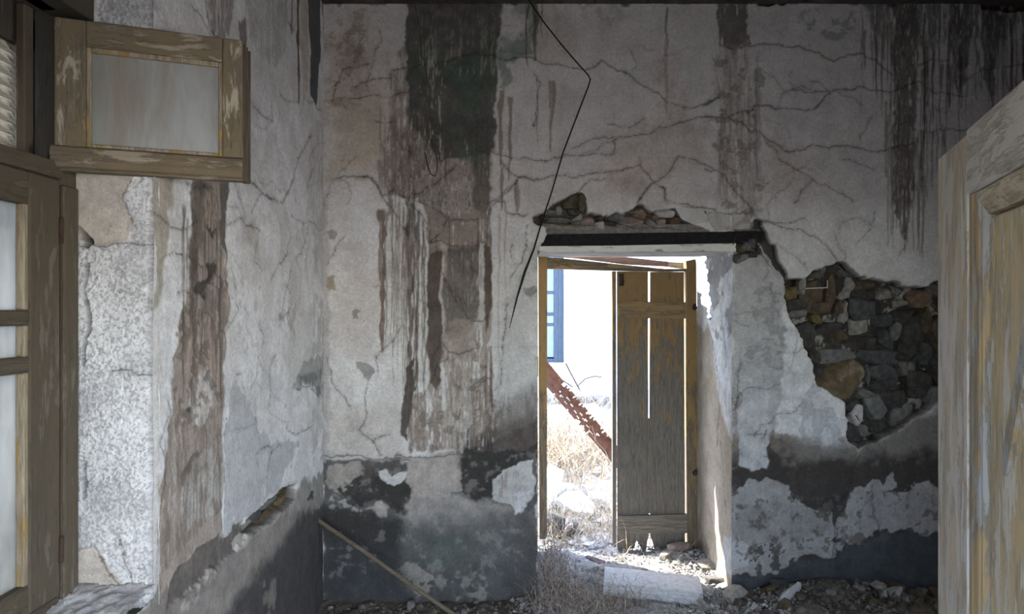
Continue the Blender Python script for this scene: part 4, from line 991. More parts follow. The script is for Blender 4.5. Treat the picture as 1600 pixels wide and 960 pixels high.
for P, w in ((ya([(500, 0), (580, 80), (640, 140), (700, 160), (760, 20)]), 2.0), (ya([(540, 210), (560, 150), (590, 110)]), 1.8), (ya([(460, 110), (510, 230)]), 1.8), (ya([(400, 255), (440, 260), (490, 245), (540, 280), (590, 310)]), 1.8),
             (ya([(840, 270), (800, 400), (770, 450), (780, 490)]), 1.8), (ya([(750, 500), (720, 590), (680, 800)]), 1.6), (ya([(440, 510), (470, 600), (460, 640), (475, 700), (400, 830)]), 1.8), (ya([(240, 105), (330, 80)]), 2),
             (ya([(160, 640), (210, 620)]), 2.0), (ya([(70, 450), (130, 430), (220, 450)]), 1.6), (ya([(740, 340), (720, 420), (640, 550)]), 1.2), (ya([(840, 300), (820, 450), (830, 560)]), 1.2),
             (yb([(110, 360), (120, 420), (70, 580), (100, 680), (100, 800), (60, 950)]), 3.0), (yb([(470, 240), (510, 220), (520, 300), (525, 400)]), 1.8), (yb([(690, 120), (660, 200), (660, 340), (650, 400)]), 2.0),
             (yb([(640, 880), (640, 780), (670, 600), (580, 640), (590, 700)]), 1.6), (yb([(950, 0), (955, 250), (920, 340), (870, 300), (780, 290)]), 2.0), (yb([(740, 440), (745, 520), (790, 550), (880, 500)]), 1.4),
             (za([(440, 0), (450, 90), (480, 150)]), 2.6), (za([(560, 650), (530, 690), (500, 740), (470, 860), (430, 950)]), 2.2), (za([(255, 820), (330, 890), (400, 960)]), 1.6), (za([(0, 20), (60, 100), (95, 180)]), 2.6), (za([(70, 0), (90, 130), (130, 190)]), 3.2),
             (za([(270, 470), (340, 540), (380, 570), (370, 470)]), 1.2), (za([(540, 470), (600, 510), (655, 575)]), 2.0), (za([(415, 440), (500, 490)]), 1.2), (za([(540, 880), (570, 780), (570, 690)]), 1.4), (za([(740 - 100, 720), (605, 745)]), 1.6)):
    L.crack(P, w)
craquelure(L, 24, 300, 500, 150, 720, 73)
LHOLE = [(383, 838), (380, 826), (392, 806), (420, 785), (440, 765), (465, 753), (464, 780), (442, 800), (430, 814), (390, 838)]
L.hole(LHOLE, 0.06, (0.065, 0.055, 0.04), rag=0.05)
L.dep += (0.014 * (L.nA - 0.5) + 0.004 * (L.nB - 0.5) + 0.0012 * (L.nC - 0.5)).astype(np.float32)
wall_left = L.build('wall_left', lambda U, V, d: (XL - d, U, V), M['plaster'],
                    cut=lambda u, v: (u > WY0) & (u < WY1) & (v > WZ0) & (v < WZ1), flip=True)
tag(wall_left, 'pale peeling plaster wall with brown run beside the window', 'wall', kind='structure')
def left_stone(px, py, w, h, mk, rot, seed, parent):
    Y, Z = left_px(px, py)
    w = abs(left_px(px + w, py)[0] - Y); h = h * Y / F
    rnd = random.Random(seed)
    rock('stone', (XL - 0.03 - rnd.uniform(0, .015) - 0.03, Y, Z), (0.07, w, h), seed, M['stone_' + mk], parent, rot=(rot, 0, 0), n=22, sharp=0.55, bev=0.003)
stones([(660, 375, 84, 62, 'ochre'), (560, 465, 90, 66, 'light'), (500, 540, 80, 60, 'light'), (610, 490, 90, 50, 'brown'), (620, 425, 60, 60, 'grey'), (540, 500, 60, 60, 'blue'), (668, 430, 50, 46, 'ochre'), (475, 575, 50, 40, 'dark')],
       3, 230, 640, left_stone, wall_left, 500)

# window reveal (end wall facing the camera), soffit, sill, near side
def wr_px(x, y): return ((x - 800) * WY1 / F, EYE - (y - 480) * WY1 / F)
XW = -1.366          # inner plane of the window frame
W = Wall(seg(XW - 0.06, XL, step=0.0026), seg(WZ0 - 0.03, WZ1, step=0.003), wr_px, (0.66, 0.66, 0.67), seed=77)
W.nC = fbm(W.U, W.V, 0.0065, 0.0065, 2, 78, 0.6)
W.apply(fl, sstep(0.50, 0.62, W.nC + 0.5 * (W.nA - 0.5)), (0.31, 0.31, 0.32), 0.70, 0.2, 0)
W.apply(fl, sstep(0.44, 0.66, W.nA), (0.38, 0.38, 0.39), 0.45, 0.2, 0)
W.dep += (0.007 * W.nC + 0.010 * W.nB + 0.03 * sstep(XL - 0.035, XL, W.U) ** 2).astype(np.float32)
for P in ([(118, 270), (210, 270), (196, 300), (192, 320), (206, 340), (200, 378), (170, 385), (145, 380), (118, 370)], [(118, 860), (150, 850), (170, 880), (190, 905), (192, 935), (118, 945)],
          [(118, -10), (150, -10), (150, 300), (118, 300)]):
    w2, d2 = W.sd(P, 0.02, 0.05)
    m2 = 1 - sstep(-0.003, 0.003, d2)
    W.apply(w2, m2, (0.50, 0.455, 0.405), 0.97, 0.15, 0)
    W.dep[w2] = W.dep[w2] * (1 - m2) + m2 * (-0.002 + 0.002 * W.nB[w2])
W.patch([(236, 270), (246, 270), (246, 960), (232, 960)], (0.40, 0.395, 0.40), 0.6, 0.012, 0.05)
for P in ([(126, 350), (140, 362), (146, 378), (134, 386), (126, 384)], [(126, 410), (134, 412), (133, 560), (127, 570)], [(124, 718), (136, 724), (130, 738), (130, 775), (124, 780)]):
    W.patch(P, (0.008, 0.008, 0.008), 1.0, 0.004, 0.05, dep=0.08)
for P, w in (([(120, 382), (180, 386), (245, 386)], 2.2), ([(150, 850), (165, 880), (180, 905), (196, 925), (212, 930)], 2.4), ([(185, 850), (200, 890), (210, 925)], 2), ([(200, 285), (193, 310), (206, 345)], 2), ([(170, 580), (240, 590)], 1)):
    W.crack(P, w)
W.build('window_reveal', lambda U, V, d: (U, WY1 + d, V), M['plaster'], parent=wall_left)
mesh_obj('window_reveal', [(XL, WY0, WZ0), (XW - .06, WY0, WZ0), (XW - .06, WY0, WZ1), (XL, WY0, WZ1)], [(0, 1, 2, 3)], M['wall_plain'], wall_left)
mesh_obj('window_reveal', [(XL, WY0, WZ1), (XW - .06, WY0, WZ1), (XW - .06, WY1, WZ1), (XL, WY1, WZ1)], [(0, 1, 2, 3)], M['wall_plain'], wall_left)
S = Wall(seg(XW - .06, XL + 0.004, step=0.008), seg(WY0, WY1 + 0.01, step=0.008), lambda x, y: (x, y), (0.52, 0.51, 0.51), seed=91)
S.apply(fl, sstep(0.45, 0.6, S.nB), (0.30, 0.29, 0.28), 0.7, 0.3, 0)
S.build('window_sill', lambda U, V, d: (U, V, WZ0 + 0.02 * S.nB + 0.015 * S.nC + 0.03 * sstep(2.0, 2.21, V)), M['plaster'], parent=wall_left)
box('lintel_board', XW - 0.055, XW + 0.055, WY0, WY1 + 0.0, 2.615, 2.72, M['win_wood_dark'], wall_left)
# outer leaf of the thick left wall
bm = bmesh.new()
XO = -1.72
for (y0, y1, z0, z1_) in ((0.2, WY0, -.3, 3.9), (WY1, DB, -.3, 3.9), (WY0, WY1, -.3, WZ0), (WY0, WY1, WZ1, 3.9)):
    bm.faces.new([bm.verts.new((XO, a, b)) for a, b in ((y0, z0), (y1, z0), (y1, z1_), (y0, z1_))])
for (y, z0, z1_) in ((WY0, WZ0, WZ1), (WY1, WZ0, WZ1)):
    bm.faces.new([bm.verts.new(c) for c in ((XO, y, z0), (XW - .04, y, z0), (XW - .04, y, z1_), (XO, y, z1_))])
for z in (WZ0, WZ1):
    bm.faces.new([bm.verts.new(c) for c in ((XO, WY0, z), (XO, WY1, z), (XW - .04, WY1, z), (XW - .04, WY0, z))])
bm_obj('outer_face', bm, M['facade'], wall_left)

# ================================================================== other walls, ceiling, floor
XR = 3.3
bm = bmesh.new()
for (y0, y1, z0, z1_) in ((.4, 1.25, -.2, CEIL), (2.45, D, -.2, CEIL), (1.25, 2.45, -.2, .9), (1.25, 2.45, 2.3, CEIL)):  # opening added in this wall to let the side fill light in
    bm.faces.new([bm.verts.new((XR, a, b)) for a, b in ((y0, z0), (y1, z0), (y1, z1_), (y0, z1_))])
for a in ((1.25, .9, 1.25, 2.3), (2.45, .9, 2.45, 2.3), (1.25, .9, 2.45, .9), (1.25, 2.3, 2.45, 2.3)):
    bm.faces.new([bm.verts.new(c) for c in ((XR, a[0], a[1]), (XR + .4, a[0], a[1]), (XR + .4, a[2], a[3]), (XR, a[2], a[3]))])
for (y0, y1, z0, z1_) in ((-.2, 1.25, -.2, 3.9), (2.45, DB, -.2, 3.9), (1.25, 2.45, -.2, .9), (1.25, 2.45, 2.3, 3.9)):
    bm.faces.new([bm.verts.new((XR + .4, a, b)) for a, b in ((y0, z0), (y1, z0), (y1, z1_), (y0, z1_))])
wr = bm_obj('wall_right', bm, M['wall_plain'])
tag(wr, 'plain plaster wall with an empty window opening on the right, behind the near door', 'wall', kind='structure')
bm = bmesh.new()
RX0, RX1, RZ = -0.62, 0.50, 2.12  # assumed doorway behind the camera, widened on the left for the fill lamp
for (x0, x1, z0, z1_) in ((XL, RX0, -.2, CEIL), (RX1, XR, -.2, CEIL), (RX0, RX1, RZ, CEIL)):
    bm.faces.new([bm.verts.new(c) for c in ((x0, .4, z0), (x1, .4, z0), (x1, .4, z1_), (x0, .4, z1_))])
    bm.faces.new([bm.verts.new(c) for c in ((x0, -.2, z0), (x1, -.2, z0), (x1, -.2, z1_), (x0, -.2, z1_))])
for x in (RX0, RX1):
    bm.faces.new([bm.verts.new(c) for c in ((x, -.2, -.2), (x, .4, -.2), (x, .4, RZ), (x, -.2, RZ))])
bm.faces.new([bm.verts.new(c) for c in ((RX0, -.2, RZ), (RX1, -.2, RZ), (RX1, .4, RZ), (RX0, .4, RZ))])
o = bm_obj('wall_rear', bm, M['wall_plain'])
tag(o, 'thick plaster wall with the doorway the view is taken from', 'wall', kind='structure')
cl = empty('ceiling', (0, 0, CEIL))
tag(cl, 'dark boarded ceiling along the top of the walls', 'ceiling', kind='structure')
nb = 18
for i in range(nb):
    x0 = XL - .55 + i * (XR + 0.6 - XL + .55) / nb
    box('plank', x0 + .003, x0 + (XR + 0.6 - XL + .55) / nb - .003, -.2, DB, 0.0, .03, M['ceiling'], cl, 0)
box('deck', XL - .6, XR + .6, -.25, DB, .031, .3, M['ceiling'], cl, 0)

def smooth1(a, b, x):
    t = min(1, max(0, (x - a) / (b - a))); return t * t * (3 - 2 * t)
def floor_z(x, y):
    z = 0.0
    z += 0.10 * smooth1(1.2, 1.75, x) * (1 - smooth1(1.9, 2.8, x)) * smooth1(3.3, 4.15, y)
    z += -0.04 * smooth1(0.3, -0.4, x) * smooth1(3.0, 4.0, y)
    z += 0.05 * math.exp(-((x - 1.15) ** 2 + (y - 4.85) ** 2) / 0.06)
    z += -0.06 * smooth1(4.6, 5.4, y)
    z += 0.52 * smooth1(5.6, 9.6, y)
    z += 0.10 * math.exp(-((x - .2) ** 2 + (y - 5.9) ** 2) / 0.5) 
    return z
def ground_mesh(name, x0, x1, y0, y1, step, mat, amp, seed):
    us = seg(x0, x1, step=step); vs_ = seg(y0, y1, step=step)
    U, V = np.meshgrid(us, vs_, indexing='ij')
    n1 = fbm(U, V, 0.25, 0.25, 5, seed); n2 = fbm(U, V, 0.06, 0.06, 3, seed + 1)
    Z = np.vectorize(floor_z)(U, V) + amp * (n1 - 0.5) + amp * 0.5 * (n2 - 0.5)
    nu, nv = U.shape
    idx = np.arange(nu * nv).reshape(nu, nv)
    q = np.stack([idx[:-1, :-1], idx[1:, :-1], idx[1:, 1:], idx[:-1, 1:]], -1).reshape(-1, 4)
    return mesh_obj(name, np.stack([U, V, Z], -1).reshape(-1, 3), q.tolist(), mat, smooth=True)
wy = box('wall_yard', -1.0, -.70, 6.05, 7.5, -.3, 3.0, M['facade'], None, .02)  # unseen wall added to cast shade on the ground by the doorway
tag(wy, 'whitewashed side wall of the yard that shades the ground by the doorway', 'wall', kind='structure')
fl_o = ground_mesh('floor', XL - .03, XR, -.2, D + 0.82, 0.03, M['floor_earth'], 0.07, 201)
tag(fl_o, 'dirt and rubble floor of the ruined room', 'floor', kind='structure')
gr_o = ground_mesh('ground', -5, 7, D + 0.80, 10.2, 0.09, M['yard'], 0.16, 203)
tag(gr_o, 'sunlit rising yard ground outside the doorway', 'ground', kind='structure')

# ================================================================== LEFT WINDOW (window_1)
WR = (XW, 1.6, WZ0)
win = empty('window_1', WR)
tag(win, 'brown wooden window with open transom sash in the left wall', 'window', kind='structure')
def wbox(name, x0, x1, y0, y1, z0, z1_, mat, parent=None, bevel=0.004):
    return box(name, x0, x1, y0, y1, z0, z1_, mat, parent or win, bevel, WR)
fr = wbox('window_frame', XW - .09, XW - .005, 2.125, WY1 + .01, WZ0, 2.14, M['win_wood'])
wbox('upper_jamb', XW - .13, XW - .040, 2.165, WY1 + .01, 2.14, 2.70, M['win_wood_dark'], fr)
wbox('upper_jamb', XW - .040, XW - .005, 2.195, WY1 + .01, 2.14, 2.70, M['tar'], fr)  # recessed strip in black, the gap's shade put into its colour
wbox('jamb', XW - .09, XW - .005, WY0, 1.06, WZ0, 2.70, M['win_wood'], fr)
wbox('head', XW - .09, XW - .003, 1.06, 2.125, 2.615, 2.70, M['win_rail'], fr)
wbox('transom', XW - .09, XW + .012, 1.06, 2.125, 2.105, 2.155, M['win_rail'], fr)
wbox('sill_rail', XW - .09, XW, 1.06, 2.125, WZ0, .845, M['win_rail'], fr)
wbox('jamb_bead', XW - .006, XW + .014, 2.128, 2.20, WZ0 + .02, 2.09, M['win_wood'], fr, .006)
# closed right-hand casement
xa, xb = XW - .05, XW + .006
y0c, y1c, z0c, z1c = 1.60, 2.122, .85, 2.104
cs = wbox('casement', xa, xb, 1.985, y1c, z0c, z1c, M['win_wood'], None, .006)
tag(cs, 'closed casement leaf with three dirty panes')
wbox('stile', xa, xb, y0c, 1.685, z0c, z1c, M['win_wood'], cs, .006)
wbox('rail', xa, xb, 1.685, 1.985, 2.01, z1c, M['win_rail'], cs, .006)
wbox('rail', xa, xb, 1.685, 1.985, z0c, .935, M['win_rail'], cs, .006)
for a, b in ((1.668, 1.712), (1.535, 1.580)):
    wbox('glazing_bar', xa + .005, xb + .002, 1.685, 1.985, a, b, M['win_rail'], cs, .006)
for a, b in ((.935, 1.535), (1.58, 1.668), (1.712, 2.01)):
    wbox('pane', xa + .020, xa + .026, 1.685, 1.985, a, b, M['pane'], cs, 0)
    wbox('glazing_bead', xa + .026, xb - .004, 1.968, 1.986, a, b, M['sash_bead'], cs, .003)
for a in (.99, 1.95):
    wbox('hinge', xb - .001, xb + .010, 2.112, 2.124, a - .04, a + .04, M['iron'], cs, .003)
# the other casement, unseen beyond the picture's edge, is assumed open so light enters
oc = empty('casement', (XW - .03 - WR[0], 1.06 - WR[1], 0), (0, 0, math.radians(100)), win)
tag(oc, 'casement leaf standing open outwards')
def ocb(n, y0, y1, z0, z1_, mat, bev=.004): return bm_obj(n, box_bm(0.0 + y0, y1, -.025, .025, z0, z1_, bev), mat, oc)
ocb('stile', 0, .085, .05, 1.30, M['win_wood']); ocb('stile', .44, .52, .05, 1.30, M['win_wood'])
ocb('rail', .085, .44, 1.21, 1.30, M['win_rail']); ocb('rail', .085, .44, .05, .135, M['win_rail'])
for a, b in ((.86, .91), (.735, .78)): ocb('glazing_bar', .085, .44, a, b, M['win_rail'])
bm = bmesh.new()
for a, b in ((.135, .735), (.78, .86), (.91, 1.21)):
    b2 = box_bm(.085, .44, -.004, .002, a, b, 0)
    tmp = bpy.data.meshes.new('t'); b2.to_mesh(tmp); b2.free(); bm.from_mesh(tmp); bpy.data.meshes.remove(tmp)
bm_obj('panes', bm, M['pane'], oc)
# louvred shutter behind the transom light
xs = XW - .115
sh = wbox('shutter', xs - .015, xs + .02, 2.095, 2.16, 2.13, 2.60, M['win_wood_dark'])
tag(sh, 'louvred shutter with cream slats behind the transom opening')
wbox('stile', xs - .015, xs + .02, 1.06, 1.12, 2.13, 2.60, M['win_wood_dark'], sh)
wbox('rail', xs - .015, xs + .02, 1.12, 2.16, 2.50, 2.72, M['win_wood_dark'], sh)
wbox('rail', xs - .015, xs + .02, 1.12, 2.095, 2.13, 2.165, M['win_wood_dark'], sh)
wbox('bead', xs + .012, xs + .030, 2.080, 2.097, 2.165, 2.50, M['cream'], sh, .003)
base = None
for i in range(10):
    z = 2.182 + i * .034
    if base is None:
        bm = box_bm(-.026, .026, -.48, .485, -.004, .004, .0015)
        base = bm_obj('slat', bm, M['cream'], sh)
        o = base
    else:
        o = base.copy(); link(o, sh)
    o.location = (xs - WR[0], 1.605 - WR[1], z - WR[2]); o.rotation_euler = (0, math.radians(60), 0)
wbox('shutter_post', XW - .088, XW - .060, 2.06, 2.10, 2.155, 2.612, M['win_wood'], fr)

# open transom sash, hinged on the right-hand jamb, swung into the room
P0 = Vector((-1.366, 2.10)); P1 = Vector((-.875, 2.29))
ang = math.atan2(P1.y - P0.y, P1.x - P0.x)
LEN = (P1 - P0).length
ts = empty('transom_sash', (P0.x - WR[0], P0.y - WR[1], 2.13 - WR[2]), (0, 0, ang), win)
tag(ts, 'open transom sash with grimy frosted pane')
H = .458
def tsb(name, x0, x1, y0, y1, z0, z1_, mat, bev=.003): return bm_obj(name, box_bm(x0, x1, y0, y1, z0, z1_, bev), mat, ts)
tsb('stile', 0, .082, 0, .042, .07, H, M['sash_v'])
tsb('stile', LEN - .062, LEN, 0, .042, .07, H, M['sash_v'])
tsb('rail', .0825, LEN - .0625, 0, .042, H - .078, H, M['sash_h'])
tsb('rail', .0, LEN, 0.002, .042, .0, .0695, M['sash_h'])
# drip moulding, proud of the face
bm = bmesh.new()
prof = [(0, .075), (-.020, .066), (-.028, .045), (-.020, .036), (-.024, .026), (-.012, .010), (0, .006)]
A = [bm.verts.new((-.006, y, z)) for y, z in prof]; Bv = [bm.verts.new((LEN - .002, y, z)) for y, z in prof]
bm.faces.new(A); bm.faces.new(Bv[::-1])
for i in range(len(prof)):
    j = (i + 1) % len(prof); bm.faces.new((A[j], A[i], Bv[i], Bv[j]))
bmesh.ops.recalc_face_normals(bm, faces=bm.faces[:])
bm_obj('drip_moulding', bm, M['sash_h'], ts)
for i, (o1, y0, y1) in enumerate(((.007, .012, .024), (.016, .024, .040), (.024, .040, .056))):
    tsb('edge_moulding', LEN - .001, LEN + o1, y0, y1, .004 - .002 * i, H - .006 - i * .006, M['sash_dark'], .002)
px0, px1, pz0, pz1 = .088, LEN - .066, .082, H - .084
tsb('pane', px0 - .004, px1 + .004, .018, .023, pz0 - .004, pz1 + .004, M['frosted'], 0)
for n_, a in (('glazing_bead', (px0 - .006, px0 + .008, .003, .018, pz0 - .01, pz1 + .006)), ('glazing_bead', (px1 - .008, px1 + .006, .003, .018, pz0 - .01, pz1 + .006)),
              ('glazing_bead', (px0 + .008, px1 - .008, .003, .018, pz1 - .010, pz1 + .006)), ('glazing_bead', (px0 + .008, px1 - .008, .003, .018, pz0 - .010, pz0 + .004))):
    tsb(n_, *a, M['sash_bead'], .003)

# ================================================================== DOORWAY DOOR (door_1)
DR = (0.75, 4.98, 0.0)
door = empty('door_1', DR)
tag(door, 'weathered ochre plank door leaf and frame standing in the bright doorway', 'door', kind='structure')
def at(px, py, Y): return ((px - 800) * Y / F, EYE - (py - 480) * Y / F)
def dpoly(name, pts, y0, y1, mat, parent=None, Y=4.97):
    return prism_xz(name, [at(a, b, Y) for a, b in pts], y0, y1, mat, parent or door, DR)
frm = dpoly('door_frame', [(841, 401), (848, 399), (855, 402), (854.5, 835), (853, 842), (843, 842)], 4.96, 5.05, M['door_jamb'])
dpoly('jamb', [(1072.5, 424), (1072, 408), (1086, 405), (1087.5, 410), (1089, 860), (1075, 866), (1073, 600)], 4.96, 5.05, M['door_jamb'], frm)
dpoly('head', [(855, 402), (900, 406), (975, 414), (1040, 420.5), (1072, 420), (1072, 424), (1040, 424.5), (960, 423), (855, 420)], 4.965, 5.04, M['door_head'], frm)
leaf = dpoly('door_leaf', [(957, 424), (963, 424), (963.2, 640), (963, 855), (960, 856), (957.5, 852)], 4.975, 5.02, M['door_plank'])
dpoly('plank', [(965, 424), (1013, 424.5), (1013.3, 640), (1014, 842), (1012, 846), (1010, 862), (1006, 866), (998, 850), (995, 846), (990, 860), (984, 858), (982, 866), (976, 858), (966, 862)], 4.98, 5.01, M['door_plank'], leaf)
dpoly('plank', [(1017, 425), (1069, 425), (1070, 640), (1071, 862), (1060, 860), (1052, 866), (1040, 868), (1024, 864), (1021, 850), (1017.5, 840), (1016, 640)], 4.98, 5.01, M['door_plank'], leaf)
dpoly('batten', [(965, 471.5), (1071, 472.5), (1071, 498), (965, 497.5)], 4.95, 4.98, M['door_batten'], leaf)
dpoly('batten', [(965, 806), (1073, 803), (1073.5, 832), (966, 833)], 4.95, 4.98, M['door_batten_low'], leaf)
dpoly('cover_strip', [(1012, 655), (1017.5, 652), (1018, 803), (1012, 803)], 4.972, 4.98, M['door_plank'], leaf)
lt = dpoly('latch', [(967.5, 428), (974.5, 428), (974, 434), (975.5, 440), (974.5, 447), (967.5, 447), (968.5, 440), (968, 434)], 4.965, 4.98, M['iron'], leaf)
tag(lt, 'rusty iron latch plate')
x_, z_ = at(971, 437, 4.97)
tube('latch_bolt', [(x_ - DR[0], 4.96 - DR[1], z_ - .035), (x_ - DR[0], 4.955 - DR[1], z_), (x_ - DR[0], 4.96 - DR[1], z_ + .03)], .006, M['iron'], lt)
for py in (480, 738):
    x_, z_ = at(1086, py, 4.95)
    b = rock('hinge', (x_ - DR[0], 4.95 - DR[1], z_), (.035, .03, .05), py, M['iron'], door, n=18)
# fallen plank lying over the frame head
fp = empty('fallen_plank', (*((at(950, 405, 5.08)[0]), 5.08), at(950, 405, 5.08)[1]))
tag(fp, 'dark broken plank slumped across the top of the doorway frame', 'plank')
FO = tuple(fp.location)
prism_xz('plank', [at(a, b, 5.08) for a, b in ((846, 397.5), (929, 397), (934, 401), (940, 398), (976, 402), (1044, 409.5), (1043, 417), (976, 413.5), (900, 404), (846, 400))], 5.06, 5.10, M['fallen'], fp, FO)
b = prism_xz('plank_end', [at(a, b, 5.08) for a, b in ((1044, 409.8), (1073, 411), (1073, 420), (1058, 419.5), (1043.5, 417))], 5.065, 5.10, M['door_head'], fp, FO)
tag(b, 'lighter broken end')

# ================================================================== NEAR DOOR LEAF ON THE RIGHT (door_2)
d2 = empty('door_2', (.471, .435, 0), (0, 0, math.radians(70)))
tag(d2, 'pale weathered panelled door leaf standing open at the right edge', 'door', kind='structure')
ZT, ZB, TL = 1.995, .03, .92
def d2b(name, x0, x1, y0, y1, z0, z1_, mat, bev=.003, parent=None): return bm_obj(name, box_bm(x0, x1, y0, y1, z0, z1_, bev), mat, parent or d2)
d2b('stile', .712, TL, -.045, 0, ZB, ZT, M['grey_door'], .004)
d2b('stile', 0, .12, -.045, 0, ZB, ZT, M['grey_door'], .004)
d2b('rail', .12, .7085, -.045, .003, 1.895, ZT + .004, M['grey_door_h'], .004)
d2b('rail', .12, .7085, -.045, 0, ZB, .22, M['grey_door_h'], .004)
d2b('rail', .12, .6405, -.045, -.002, .92, 1.06, M['grey_door_h'], .004)
def moulding(name, prof, a, b, axis, mat):
    """profile (offset across, y) swept along the axis from a to b"""
    bm = bmesh.new()
    f = (lambda s, c: (c[0], c[1], s)) if axis == 'Z' else (lambda s, c: (s, c[1], c[0]))
    A = [bm.verts.new(f(a, c)) for c in prof]; Bv = [bm.verts.new(f(b, c)) for c in prof]
    bm.faces.new(A); bm.faces.new(Bv[::-1])
    for i in range(len(prof)):
        j = (i + 1) % len(prof); bm.faces.new((A[j], A[i], Bv[i], Bv[j]))
    bmesh.ops.recalc_face_normals(bm, faces=bm.faces[:])
    return bm_obj(name, bm, mat, d2)
moulding('moulding', [(.7085, -.045), (.7085, -.003), (.706, -.001), (.688, -.001), (.686, -.003), (.683, -.001), (.660, -.002), (.655, -.005), (.650, -.005), (.645, -.010), (.6425, -.012), (.6425, -.045)], .22, 1.894, 'Z', M['strip_door'])
moulding('moulding', [(1.893, -.045), (1.893, -.002), (1.882, -.002), (1.868, -.006), (1.857, -.011), (1.853, -.045)], .12, .672, 'X', M['tan_door_h'])
d2b('rebate', .60, .72, -.044, -.028, .22, 1.90, M['tar'], 0)  # black strip added behind the moulding gaps, standing in for their shade
d2b('panel', .38, .6385, -.045, -.012, 1.06, 1.852, M['tan_door'])
d2b('panel', .12, .377, -.045, -.012, 1.06, 1.852, M['tan_door'])
d2b('panel', .38, .6385, -.045, -.012, .22, .92, M['tan_door'])
d2b('panel', .12, .377, -.045, -.012, .22, .92, M['tan_door'])
bm = bmesh.new()
pts = [(.558, 1.49), (.546, 1.50), (.372, 1.85), (.404, 1.85), (.562, 1.53)]
prism = prism_xz('brace', pts, -.0118, -.007, M['strip_door'], d2)
bm.free()

# ================================================================== hanging cable and wire
def at3(px, py, Y): return (*((px - 800) * Y / F, Y), EYE - (py - 480) * Y / F)
pts = [at3(a, b, 4.06) for a, b in ((818, -14), (826, 0), (850, 35), (876, 68), (905, 102), (919, 117), (922.5, 124), (919, 136), (905, 172), (880, 238), (862, 300), (845, 352))]
hc = tube('hanging_cable', pts, .0042, M['cable'])
tag(hc, 'black cable hanging from the ceiling with a sharp kink, before the back wall', 'cable')
pts2 = [at3(a, b, 4.06) for a, b in ((845, 352), (834, 390), (820, 425), (808, 465), (796, 513))]
e2 = tube('cable_end', pts2, .0058, M['cable'], hc, radii=[.75, .9, 1.3, .9, .3])
pts = [at3(a, b, 4.12) for a, b in ((645, -12), (650, 14), (656, 45), (658, 80), (666, 110), (671, 150), (673, 190), (675, 222), (681, 240), (683.5, 255), (683, 268), (679, 276), (673, 272), (668, 258), (664, 238))]
hw = tube('hanging_wire', pts, .0032, M['wire'], radii=[.8] * 8 + [1.1] * 4 + [1.25] * 3)
tag(hw, 'thin brown wire ending in a hook, hanging before the green mould', 'wire')

# ================================================================== leaning pole
A = Vector(at3(495, 812, 4.10)); Bp = Vector((-.30, 3.86, .02))
dirv = (Bp - A)
pl = tube('leaning_pole', [A, A.lerp(Bp, .35) + Vector((0, 0, .003)), A.lerp(Bp, .7) - Vector((0, 0, .003)), Bp], .0125, M['pole'])
tag(pl, 'thin bare wooden pole leaning into the dark left corner', 'pole')

# ================================================================== debris on the floor
def ground_z(x, y): return floor_z(x, y)
# concrete slab before the doorway
sl = empty('concrete_slab', (.835, 4.21, .012), (math.radians(2), math.radians(3.2), math.radians(-9)))
tag(sl, 'long pale concrete slab lying on the threshold of the doorway', 'slab')
bm = box_bm(-.285, .285, -.115, .115, 0, .082, 0)
bmesh.ops.subdivide_edges(bm, edges=bm.edges[:], cuts=9, use_grid_fill=True)
rn = random.Random(8)
for v in bm.verts:
    e = (abs(abs(v.co.x) - .285) < 1e-4) + (abs(abs(v.co.y) - .115) < 1e-4) + (v.co.z > .081)
    v.co += Vector((rn.uniform(-1, 1) * .003, rn.uniform(-1, 1) * .003, rn.uniform(-1, 1) * .002))
    if e >= 2: v.co *= 1 - rn.uniform(0, .018)
bm_obj('slab', bm, M['concrete'], sl)

def loose(name, cat, label, px, py, Y, size, mat, seed, rot=(0, 0, 0), n=18, group=None, sharp=.5, sink=.25, bev=.003):
    x = (px - 800) * Y / F
    z = EYE - (py - 480) * Y / F
    o = rock(name, (x, Y, z), size, seed, M[mat], rot=rot, n=n, sharp=sharp, bev=bev)
    tag(o, label, cat, group)
    return o
def on_floor(px, Y, h): # pixel row of the centre of a piece h high lying on the floor
    x = (px - 800) * Y / F
    return 480 + (EYE - (floor_z(x, Y) + h / 2 - 0.012)) * F / Y
def lying(name, cat, label, px, Y, size, mat, seed, rot=(0, 0, 0), **kw):
    return loose(name, cat, label, px, on_floor(px, Y, size[2]), Y, size, mat, seed, rot, **kw)
lying('rubble_stone', 'stone', 'grey angular stone lying just right of the doorway corner', 1148, 4.10, (.15, .11, .09), 'stone_light', 601, (.2, -.3, .4))
lying('rubble_stone', 'stone', 'small dark stone in front of the stone by the doorway corner', 1128, 4.06, (.08, .06, .05), 'stone_grey', 602, (.1, .2, 1))
lying('rubble_stone', 'stone', 'dark stone below the grey stone at the doorway corner', 1158, 4.02, (.09, .07, .05), 'stone_dark', 603, (.1, .2, .3))
lying('rubble_stone', 'stone', 'rounded pale stone on the gravel before the right end of the slab', 1100, 4.00, (.085, .08, .07), 'stone_light', 604, (.3, .2, .7))
lying('plaster_plate', 'plaster', 'bluish white flake of plaster tilted on the brown heap right of the doorway', 1232, 3.98, (.17, .07, .12), 'stone_pale', 605, (.5, -.55, .5), n=12, sharp=.8)
lying('rubble_stone', 'stone', 'grey stone half buried in front of the slab', 1005, 4.02, (.10, .07, .05), 'stone_grey', 606, (.1, .1, .2))
lying('rubble_stone', 'stone', 'brown brick-like stone lying among the weeds left of the slab', 910, 4.05, (.11, .06, .07), 'stone_pink', 607, (.2, -.3, .5))
lying('rubble_stone', 'stone', 'upright pale stone at the foot of the dark dado beside the pole', 642, 4.08, (.05, .04, .07), 'stone_grey', 608, (.1, .1, .2))
